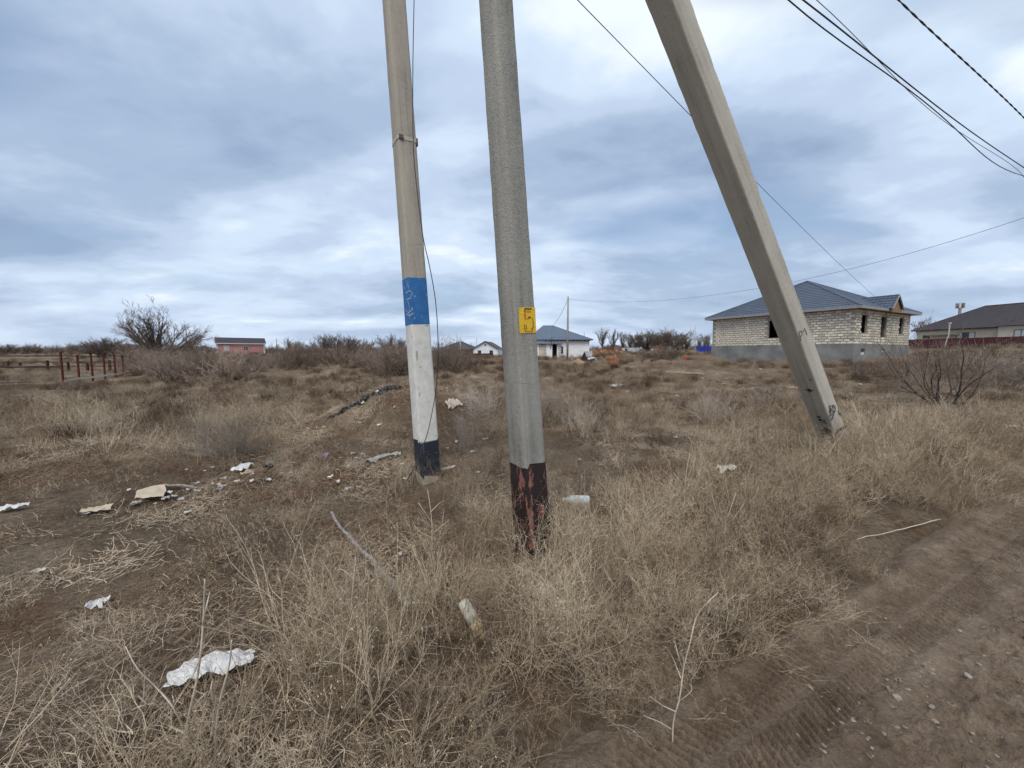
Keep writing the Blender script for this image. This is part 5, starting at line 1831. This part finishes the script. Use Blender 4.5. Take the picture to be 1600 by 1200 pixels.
def crumple(seed, L, W, amp, nx=22, ny=9, bend=0.0, ragged=0.12):
    """crumpled sheet: creased relief, torn outline"""
    gg = np.random.default_rng(seed)
    ou, ov = gg.uniform(0, 50, 2)
    U, V_ = np.meshgrid(np.linspace(-0.5, 0.5, nx), np.linspace(-0.5, 0.5, ny), indexing='ij')
    k = 2.2 / W
    wid = 1 + ragged * (fbm(U * L * k * 1.3 + ou, 0 * U + np.sign(V_) * 5.0 + ov, 3, seed))
    ln = 1 + ragged * 0.5 * fbm(V_ * W * k * 1.5 + ov, np.sign(U) * 3.0 + ou, 2, seed + 7)
    X = U * L * ln; Y = V_ * W * wid + bend * (U * 2) ** 2 * W
    n1 = 1 - np.abs(fbm(X * k + ou, Y * k * 1.2 + ov, 2, seed + 3)); n2 = 1 - np.abs(vnoise(X * k * 2.6 + ov, Y * k * 2.2 + ou, seed + 5))
    Z = amp * (0.85 * n1 + 0.18 * n2 - 0.30)
    X = X + gg.normal(0, 0.012, X.shape) * W; Y = Y + gg.normal(0, 0.012, X.shape) * W
    P = np.stack([X, Y, Z], -1).reshape(-1, 3)
    i, j = np.meshgrid(np.arange(nx - 1), np.arange(ny - 1), indexing='ij')
    F = np.stack([i * ny + j, (i + 1) * ny + j, (i + 1) * ny + j + 1, i * ny + j + 1], -1).reshape(-1, 4)
    return P, F


def lay(o, p0, p1=None, rz=0, lift=0.0):
    o.location = (float(p0[0]), float(p0[1]), float(p0[2]) + lift)
    e_ = 0.15
    gx = (hz(p0[0] + e_, p0[1]) - hz(p0[0] - e_, p0[1])) / (2 * e_); gy = (hz(p0[0], p0[1] + e_) - hz(p0[0], p0[1] - e_)) / (2 * e_)
    c, s = math.cos(rz), math.sin(rz)
    o.rotation_euler = (math.atan(-gx * s + gy * c), -math.atan(gx * c + gy * s), rz)
    return o


def litter(name, seed, pa, pb, width, amp, mat, label, cat, lift=0.03, bend=0.0, ragged=0.2, nx=22, ny=9):
    """a crumpled sheet lying between two ground points, draped over the ground"""
    A, B = spot(*pa), spot(*pb)
    d = B - A; L_ = float(np.linalg.norm(d[:2])); m = (A + B) / 2
    m[2] = hz(m[0], m[1])
    P, F = crumple(seed, L_, width, amp, nx, ny, bend, ragged)
    a = math.atan2(d[1], d[0]); c, s_ = math.cos(a), math.sin(a)
    X = P[:, 0] * c - P[:, 1] * s_; Y = P[:, 0] * s_ + P[:, 1] * c
    Q = np.stack([X, Y, P[:, 2] + lift + H(X + m[0], Y + m[1]) - m[2]], 1)
    me = np_mesh(name, Q, F, True); me.materials.append(mat)
    o = link(bpy.data.objects.new(name, me)); o.location = tuple(float(v) for v in m)
    return tag(o, label, cat)


litter('plastic_film', 1, (264, 1072), (398, 1036), 0.115, 0.028, M_film, 'long crumpled strip of white plastic film lying in the foreground weeds', 'plastic film', 0.04, -0.16, 0.14, 60, 18)
litter('plastic_bag', 2, (135, 956), (168, 948), 0.10, 0.035, M_film, 'small crumpled white plastic bag on the bare soil', 'plastic bag', 0.03, 0, 0.5)
litter('cardboard_sheet', 3, (212, 781), (258, 776), 0.24, 0.03, M_card, 'torn bleached cardboard sheet at the edge of the tall grass', 'cardboard', 0.05, 0, 0.25, 14, 8)
litter('foam_strip', 4, (615, 747), (652, 741), 0.05, 0.03, M_scrap, 'thin white foam strip lying left of the painted pole foot', 'foam strip', 0.05)
litter('foam_strip', 5, (690, 742), (712, 736), 0.07, 0.04, M_scrap, 'crumpled white strip lying right of the painted pole foot', 'foam strip', 0.05)
litter('plastic_rag', 6, (576, 727), (624, 713), 0.10, 0.05, M_scrap, 'row of white torn plastic on the slope of the soil heap', 'plastic rag', 0.04)
litter('white_tray', 7, (370, 742), (388, 732), 0.14, 0.06, M_film, 'pale grey crushed tray beside the orange-brown rag', 'tray', 0.04)
litter('orange_rag', 8, (376, 745), (396, 741), 0.07, 0.03, plain('peach_rag', (0.55, 0.36, 0.22)), 'small orange-brown rag beside the crushed tray', 'rag', 0.03)
litter('crushed_carton', 9, (414, 735), (426, 730), 0.10, 0.09, M_scrap, 'crushed cream carton at the end of the rubbish line', 'carton', 0.03)
litter('purple_bag', 10, (503, 718), (513, 716), 0.08, 0.05, plain('purple_plastic', (0.27, 0.21, 0.33), None, 8), 'small purple plastic bag in the dry grass', 'plastic bag', 0.04)
litter('newspaper', 11, (126, 806), (176, 797), 0.12, 0.03, M_card, 'dirty strip of board lying beside the cardboard sheet', 'board', 0.03)
litter('white_scrap', 12, (0, 801), (38, 797), 0.12, 0.04, M_film, 'white plastic scrap cut by the left edge of the picture', 'plastic scrap', 0.03)
litter('torn_sack', 13, (698, 640), (718, 634), 0.16, 0.10, plain('tan_sack', (0.62, 0.52, 0.42)), 'torn tan sack on the mound beside the painted pole', 'sack', 0.05)
litter('white_sheet', 14, (955, 607), (985, 606), 0.25, 0.08, M_scrap, 'white plastic sheet in the field right of the numbered pole', 'plastic sheet', 0.08)
litter('rubbish_rag', 15, (1122, 760), (1148, 757), 0.12, 0.06, plain('cream_rag', (0.60, 0.54, 0.46)), 'cream rag with pale lumps in the weeds below the brace', 'rag', 0.16)
litter('white_sheet', 16, (1568, 674), (1602, 677), 0.2, 0.05, M_film, 'pale plastic sheet at the right edge beyond the verge', 'plastic sheet', 0.08)
litter('white_rags', 17, (922, 564), (940, 562), 0.5, 0.35, M_film, 'white bags lying beyond the sand heap by the white house', 'bags', 0.1)
for k, (a, b, w, lab) in enumerate([((545, 640), (572, 624), 0.09, 'lowest strip of black film on the soil heap'), ((562, 630), (592, 615), 0.12, 'crumpled black film halfway up the crest of the soil heap'),
                                    ((584, 618), (612, 606), 0.15, 'widest crumpled black film near the top of the soil heap'), ((604, 610), (624, 605), 0.12, 'black film at the top of the soil heap beside the painted pole'),
                                    ((512, 657), (540, 642), 0.06, 'thin black strip at the foot of the soil heap slope')]):
    litter('black_film', 30 + k, a, b, w, 0.06, M_blackfilm, lab, 'plastic film', 0.015, 0.6 * (-1) ** k, 1.3, 30, 8)

# pale bottle by the numbered pole
def bottle(name, p, rz, L_, r, mat, capm, label, tilt=0.0, lift=0.05):
    e = empty(name, (p[0], p[1], p[2] + lift)); e.rotation_euler = (0, tilt, rz)
    tag(e, label, 'bottle')
    z = np.array([0, 0.02, 0.05, 0.35, 0.38, 0.42, 0.68, 0.8, 0.9]) * L_
    rr = np.array([0.55, 0.9, 1.0, 1.0, 0.93, 1.0, 0.98, 0.6, 0.34]) * r
    MB().tube([(q_, 0, r) for q_ in z], rr, 14).build('body', mat, e, True)
    MB().tube([(0.9 * L_, 0, r), (L_, 0, r)], 0.40 * r, 10).build('cap', capm, e, True)
    return e


M_bottle = plain('milky_plastic', (0.55, 0.62, 0.64), (0.42, 0.48, 0.5), 10, 0.35)
bottle('plastic_bottle', spot(921, 806), R(176), 0.24, 0.042, M_bottle, M_film, 'pale blue-white plastic bottle lying right of the numbered pole', 0.0, 0.10)
M_grub = plain('frosted_dirty_plastic', (0.60, 0.57, 0.47), (0.46, 0.43, 0.34), 26, 0.5)
bp0 = spot(752, 990)
bA, bB_ = at(722, 938, bp0[1] + 0.05), at(751, 990, bp0[1] - 0.03)
bo = empty('plastic_bottle', bA); tag(bo, 'dirty frosted bottle with amber end stuck slanting in the near weeds', 'bottle')
bo.rotation_mode = 'QUATERNION'; bo.rotation_quaternion = Vector(bB_ - bA).to_track_quat('X', 'Z')
bl_ = float(np.linalg.norm(bB_ - bA)); br_ = 0.033
MB().tube([(q_ * bl_, 0, 0) for q_ in (0, 0.015, 0.05, 0.11, 0.3, 0.36, 0.42, 0.66)], [br_ * q_ for q_ in (0.25, 0.62, 0.86, 0.98, 1.0, 0.94, 1.0, 1.0)], 16).build('body', M_grub, bo, True)
MB().tube([(q_ * bl_, 0, 0) for q_ in (0.66, 0.8, 0.95, 1.05)], [br_ * q_ for q_ in (1.0, 0.97, 0.7, 0.4)], 16).build('shoulder', plain('amber_residue', (0.52, 0.40, 0.22), (0.44, 0.35, 0.22), 20, 0.5), bo, True)
MB().tube([(1.05 * bl_, 0, 0), (1.16 * bl_, 0, 0)], br_ * 0.42, 10).build('cap', plain('amber_plastic', (0.4, 0.28, 0.12)), bo, True)

# small scraps
scr = []
for i in range(6):
    me = np_mesh('scrap', *crumple(40 + i, 0.085, 0.05, 0.03, 8, 6, 0, 0.8), True); me.materials.append(M_scrap); scr.append(me)
spots_ = [(200, 770), (290, 738), (300, 741), (330, 735), (283, 785), (292, 806), (320, 740), (395, 742), (440, 744), (135, 808), (60, 900), (465, 843), (625, 872), (624, 725), (523, 722), (528, 697), (569, 698),
          (553, 712), (545, 731), (528, 757), (545, 768), (560, 766), (633, 752), (590, 616), (566, 634), (615, 640), (580, 645), (715, 712), (745, 742), (770, 712), (965, 695), (987, 688), (880, 708), (905, 722),
          (1056, 686), (1052, 679), (1160, 675), (1215, 669), (1207, 677), (1130, 602), (1122, 612), (1178, 609), (940, 606), (1155, 604), (1240, 590), (1335, 605), (1345, 603), (1228, 601), (35, 700), (150, 709),
          (265, 690), (345, 685), (380, 692), (160, 660), (110, 672), (215, 640), (340, 626), (355, 620), (520, 640), (740, 600), (760, 612), (1000, 600), (1018, 612), (985, 590), (925, 596), (1062, 640), (1100, 622),
          (1460, 640), (1490, 707), (1168, 818), (1130, 640), (1270, 582), (1300, 590), (1360, 570), (1050, 575), (1190, 578), (1215, 580), (870, 600), (865, 620), (640, 600), (480, 612), (430, 605), (20, 640), (45, 620), (90, 612)]
for _ in range(34):
    f_ = g.random(); spots_.append((185 + 260 * f_ + g.normal(0, 12), 790 - 52 * f_ + g.normal(0, 9)))
for _ in range(22):
    spots_.append((g.uniform(480, 760), g.uniform(655, 760)))
for _ in range(22):
    spots_.append((g.uniform(860, 1260), g.uniform(572, 640)))
for k, (px, py) in enumerate(spots_):
    p = spot(px + g.uniform(-2, 2), py)
    kk = g.uniform(0.25, 0.8) * (0.75 + 0.07 * p[1]) if p[1] < 12 else g.uniform(0.6, 1.3) * (1.3 + 0.02 * p[1])
    o = from_mesh('litter_scrap', scr[k % 6], None, None, None, 0, kk)
    lay(o, p, None, g.uniform(0, 6.28), 0.03 if py > 640 else 0.05)
    zone = 'on the soil heap slope' if 510 < px < 660 and 600 < py < 700 else 'in the far field below the pink house' if px < 660 and py < 650 else 'in the far field below the block house' if px > 1100 and py < 650 else \
        'in the far field right of the numbered pole' if py < 650 else 'along the rubbish line left of the soil heap' if px < 450 and py > 720 else 'in the tall pale grass at left' if px < 450 else 'around the painted pole foot' if px < 780 else 'in the weeds between the numbered pole and the brace'
    tag(o, 'small white scrap of litter ' + zone, 'litter', 'litter scraps ' + zone)

# fallen branch and bleached stalks
M_stick = plain('grey_dead_branch', (0.36, 0.32, 0.285), (0.17, 0.145, 0.125), 30, 0.95, 0.003)
M_stalk = plain('bleached_stalk', (0.62, 0.54, 0.43), (0.46, 0.39, 0.30), 40, 0.9)


def stick(name, pts, r0, r1, mat, label, lift=0.03, side_=()):
    P = catmull(np.array([spot(x, y, lift) for x, y in pts]), np.linspace(0, len(pts) - 1, 5 * len(pts)))
    P = P + rng.normal(0, 0.003, P.shape)
    e = empty(name, P[0]); tag(e, label, 'branch')
    MB().tube(P - P[0], np.linspace(r0, r1, len(P)) * (1 + rng.normal(0, 0.06, len(P))), 7).build('stem', mat, e, True)
    for (f, dx, dy, dz, rr) in side_:
        q_ = P[int(f * (len(P) - 1))] - P[0]
        MB().tube([q_, q_ + np.array([dx, dy, dz]) * 0.5 + np.array([0, 0, 0.01]), q_ + np.array([dx, dy, dz])], [rr, rr * 0.8, rr * 0.4], 5).build('twig', mat, e, True)
    return e


stick('fallen_branch', [(518, 824), (530, 845), (548, 868), (565, 890), (590, 915), (612, 945), (640, 988)], 0.011, 0.017, M_stick, 'grey dead branch lying in the weeds left of the numbered pole', 0.14,
      ((0.25, 0.07, 0.05, 0.05, 0.006), (0.45, 0.05, 0.09, 0.06, 0.006), (0.52, 0.06, -0.02, 0.05, 0.007)))
stick('dry_stalk', [(1338, 852), (1400, 838), (1470, 820)], 0.0028, 0.004, M_stalk, 'pale straight stalk jutting over the road edge at right', 0.05)
stick('dry_stalk', [(255, 766), (290, 767), (310, 770)], 0.018, 0.012, M_stick, 'short grey stick lying behind the cardboard sheet', 0.05)


def stalk(name, base, lines, Y, r, label, lean=0.0):
    """standing bleached stalk: main stem then side shoots"""
    b = spot(*base); Y = b[1]
    e = empty(name, b); tag(e, label, 'dry stalk')
    for k, ln in enumerate(lines):
        Q = np.array([at(x, y, Y + lean * i + 0.02 * math.sin(3 * i + k)) for i, (x, y) in enumerate(ln)])
        if k == 0: Q[0] = b - np.array([0, 0, 0.02])
        P = catmull(Q, np.linspace(0, len(Q) - 1, 4 * len(Q)))
        rr = r if k == 0 else r * 0.62
        MB().tube(P - b, np.linspace(rr, rr * 0.45, len(P)), 6).build('stem' if k == 0 else 'shoot', M_stalk, e, True)
    return e


stalk('bleached_stalk', (1051, 1178), [[(1051, 1178), (1052, 1130), (1062, 1090), (1068, 1045), (1078, 1005), (1088, 965), (1105, 942), (1122, 926)],
                                        [(1062, 1095), (1080, 1080), (1078, 1068)], [(1066, 1045), (1060, 1025), (1054, 1002)], [(1050, 1140), (1030, 1128), (1005, 1118)], [(1056, 1112), (1035, 1102), (1015, 1088)],
                                        [(1064, 1060), (1052, 1030), (1040, 1010)]], 0, 0.0034, 'forked bleached stalk standing at the muddy road edge')
stalk('bleached_stalk', (292, 1190), [[(292, 1190), (290, 1150), (297, 1110), (308, 1060), (314, 1015), (318, 960), (320, 905)], [(290, 1145), (270, 1105), (245, 1075), (215, 1045), (196, 1010)],
                                       [(315, 985), (322, 950), (328, 925)], [(297, 1115), (310, 1095), (325, 1080)], [(288, 1145), (265, 1135), (255, 1130)]], 0, 0.005, 'tall forked bleached stalk rising left of the white plastic film')
stalk('bleached_stalk', (335, 1195), [[(335, 1195), (338, 1140), (345, 1090), (358, 1040), (362, 1000)], [(340, 1120), (330, 1080), (333, 1060)]], 0, 0.0045, 'bleached stalk rising just right of the white plastic film')
stalk('bleached_stalk', (545, 1010), [[(545, 1010), (548, 960), (552, 910), (556, 870)], [(548, 950), (538, 925), (530, 915)], [(550, 930), (570, 905), (575, 890)], [(552, 905), (535, 890), (525, 892)]], 0, 0.004, 'branched pale stalk beside the grey dead branch')
stalk('bleached_stalk', (675, 860), [[(675, 860), (675, 820), (672, 790), (668, 765)], [(675, 835), (690, 822), (702, 812)], [(674, 815), (660, 795), (654, 785)], [(675, 840), (655, 830), (645, 816)], [(673, 800), (685, 788), (693, 782)]], 0, 0.005, 'forked pale stalk in front of the painted pole foot')
stalk('bleached_stalk', (1068, 805), [[(1068, 805), (1070, 770), (1072, 740), (1078, 708)], [(1071, 755), (1082, 728), (1086, 715)], [(1070, 762), (1060, 748), (1052, 738)]], 0, 0.005, 'slim pale stalk in the weeds midway to the brace foot')
stalk('bleached_stalk', (1135, 855), [[(1135, 855), (1133, 825), (1140, 800), (1150, 770)], [(1136, 820), (1150, 805), (1165, 782)], [(1135, 830), (1120, 800), (1112, 770)]], 0, 0.005, 'pale forked stalk in the tall weeds below the brace')
stalk('bleached_stalk', (4, 1175), [[(4, 1175), (30, 1150), (55, 1125), (85, 1090), (110, 1060)], [(45, 1135), (60, 1120), (72, 1108)]], 0, 0.005, 'pale stalk slanting up in the lower left corner')

# stones on the road
stm = []
for i in range(5):
    gg = np.random.default_rng(60 + i)
    V = []; F = []
    n, m = 8, 5
    for j in range(m):
        th = math.pi * (j + 0.5) / m
        for k in range(n):
            a = k / n * 6.283
            rr = 1 + gg.normal(0, 0.13)
            V.append((math.sin(th) * math.cos(a) * rr, math.sin(th) * math.sin(a) * rr * 0.75, math.cos(th) * rr * 0.5))
    for j in range(m - 1):
        for k in range(n):
            F.append((j * n + k, (j + 1) * n + k, (j + 1) * n + (k + 1) % n, j * n + (k + 1) % n))
    F += [tuple(range(n)), tuple((m - 1) * n + k for k in range(n))[::-1]]
    me = MB().add(V, F).mesh('stone'); me.materials.append(plain('dusty_stone', (0.33, 0.285, 0.235), (0.22, 0.185, 0.15), 1.5, 0.95, 0.0, rand=0.5)); stm.append(me)
road = bpy.data.objects['dirt_road']
RV = np.empty(len(road.data.vertices) * 3, np.float32); road.data.vertices.foreach_get('co', RV); RV = RV.reshape(-1, 3)


def road_z(x, y):
    k = np.argmin((RV[:, 0] - x) ** 2 + (RV[:, 1] - y) ** 2)
    return float(RV[k, 2])


big_st = [(1392, 1099, 0.016), (1457, 1102, 0.013), (1335, 1121, 0.013), (1402, 1132, 0.011), (1382, 1140, 0.010), (1420, 1076, 0.010), (1342, 1093, 0.010), (1426, 1012, 0.014), (1457, 1050, 0.012), (1513, 1062, 0.020), (1363, 1163, 0.008),
          (1328, 996, 0.010), (1316, 1124, 0.010), (1402, 1086, 0.018), (1461, 1130, 0.013), (1530, 1040, 0.012), (1500, 985, 0.012), (1545, 1000, 0.010)]
for px, py, r in big_st + [(g.uniform(1230, 1600), g.uniform(960, 1195), g.uniform(0.004, 0.009)) for _ in range(60)]:
    d = ray(px, py); t0 = -1.53 / d[2]; q_ = CAM + d * t0
    if side(q_[0], q_[1]) > -0.05: continue
    o = from_mesh('stone', stm[g.integers(5)], None, None, (q_[0], q_[1], road_z(q_[0], q_[1]) + r * 0.22), g.uniform(0, 6.28), r)
    tag(o, 'small dusty stone half sunk in the muddy road' if r > 0.0095 else 'tiny pebble on the muddy road', 'stone', 'stones on the road' if r > 0.0095 else 'pebbles on the road')


def road_grit():
    pr = []
    for me in stm:
        v = np.empty(len(me.vertices) * 3, np.float32); me.vertices.foreach_get('co', v)
        q4 = np.array([tuple(p.vertices) for p in me.polygons if len(p.vertices) == 4])
        pr.append((v.reshape(-1, 3), q4))
    n = 5200
    U = g.uniform(-0.4, 7.5, n); Vv = -0.03 - 1.25 * g.random(n) ** 0.8
    keep = (np.abs(Vv + 0.16 + 0.012 * U) > 0.15) | (g.random(n) < 0.12)
    keep &= fbm(U * 2, Vv * 3, 2, 401) + g.normal(0, 0.35, n) > -0.1
    U, Vv = U[keep], Vv[keep]; n = len(U)
    X = E0[0] + U * ED[0] + Vv * EN[0]; Y = E0[1] + U * ED[1] + Vv * EN[1]
    # nearest road vertex on the fine grid gives the height
    u = np.concatenate([np.arange(-25, -0.6, 0.35), np.arange(-0.6, 8.5, 0.0095), 8.5 + np.cumsum(np.geomspace(0.03, 4.0, 110))])
    v = np.concatenate([np.arange(-5.2, -1.3, 0.10), np.arange(-1.3, 0.36, 0.0085)])
    Z = RV.reshape(len(u), len(v), 3)[np.clip(np.searchsorted(u, U), 0, len(u) - 1), np.clip(np.searchsorted(v, Vv), 0, len(v) - 1), 2]
    m = plain('crumbled_mud_grit', (0.27, 0.215, 0.165), (0.15, 0.115, 0.085), 1.2, 0.97, 0.0, rand=0.45)
    scatter('road_gravel', pr, m, np.stack([X, Y, Z], 1), g.uniform(0, 6.28, n), 0.0028 + 0.015 * g.random(n) ** 3.5, g.integers(0, 5, n), 'crumbled clods and grit over the muddy road', 'gravel', 0.3)


road_grit()
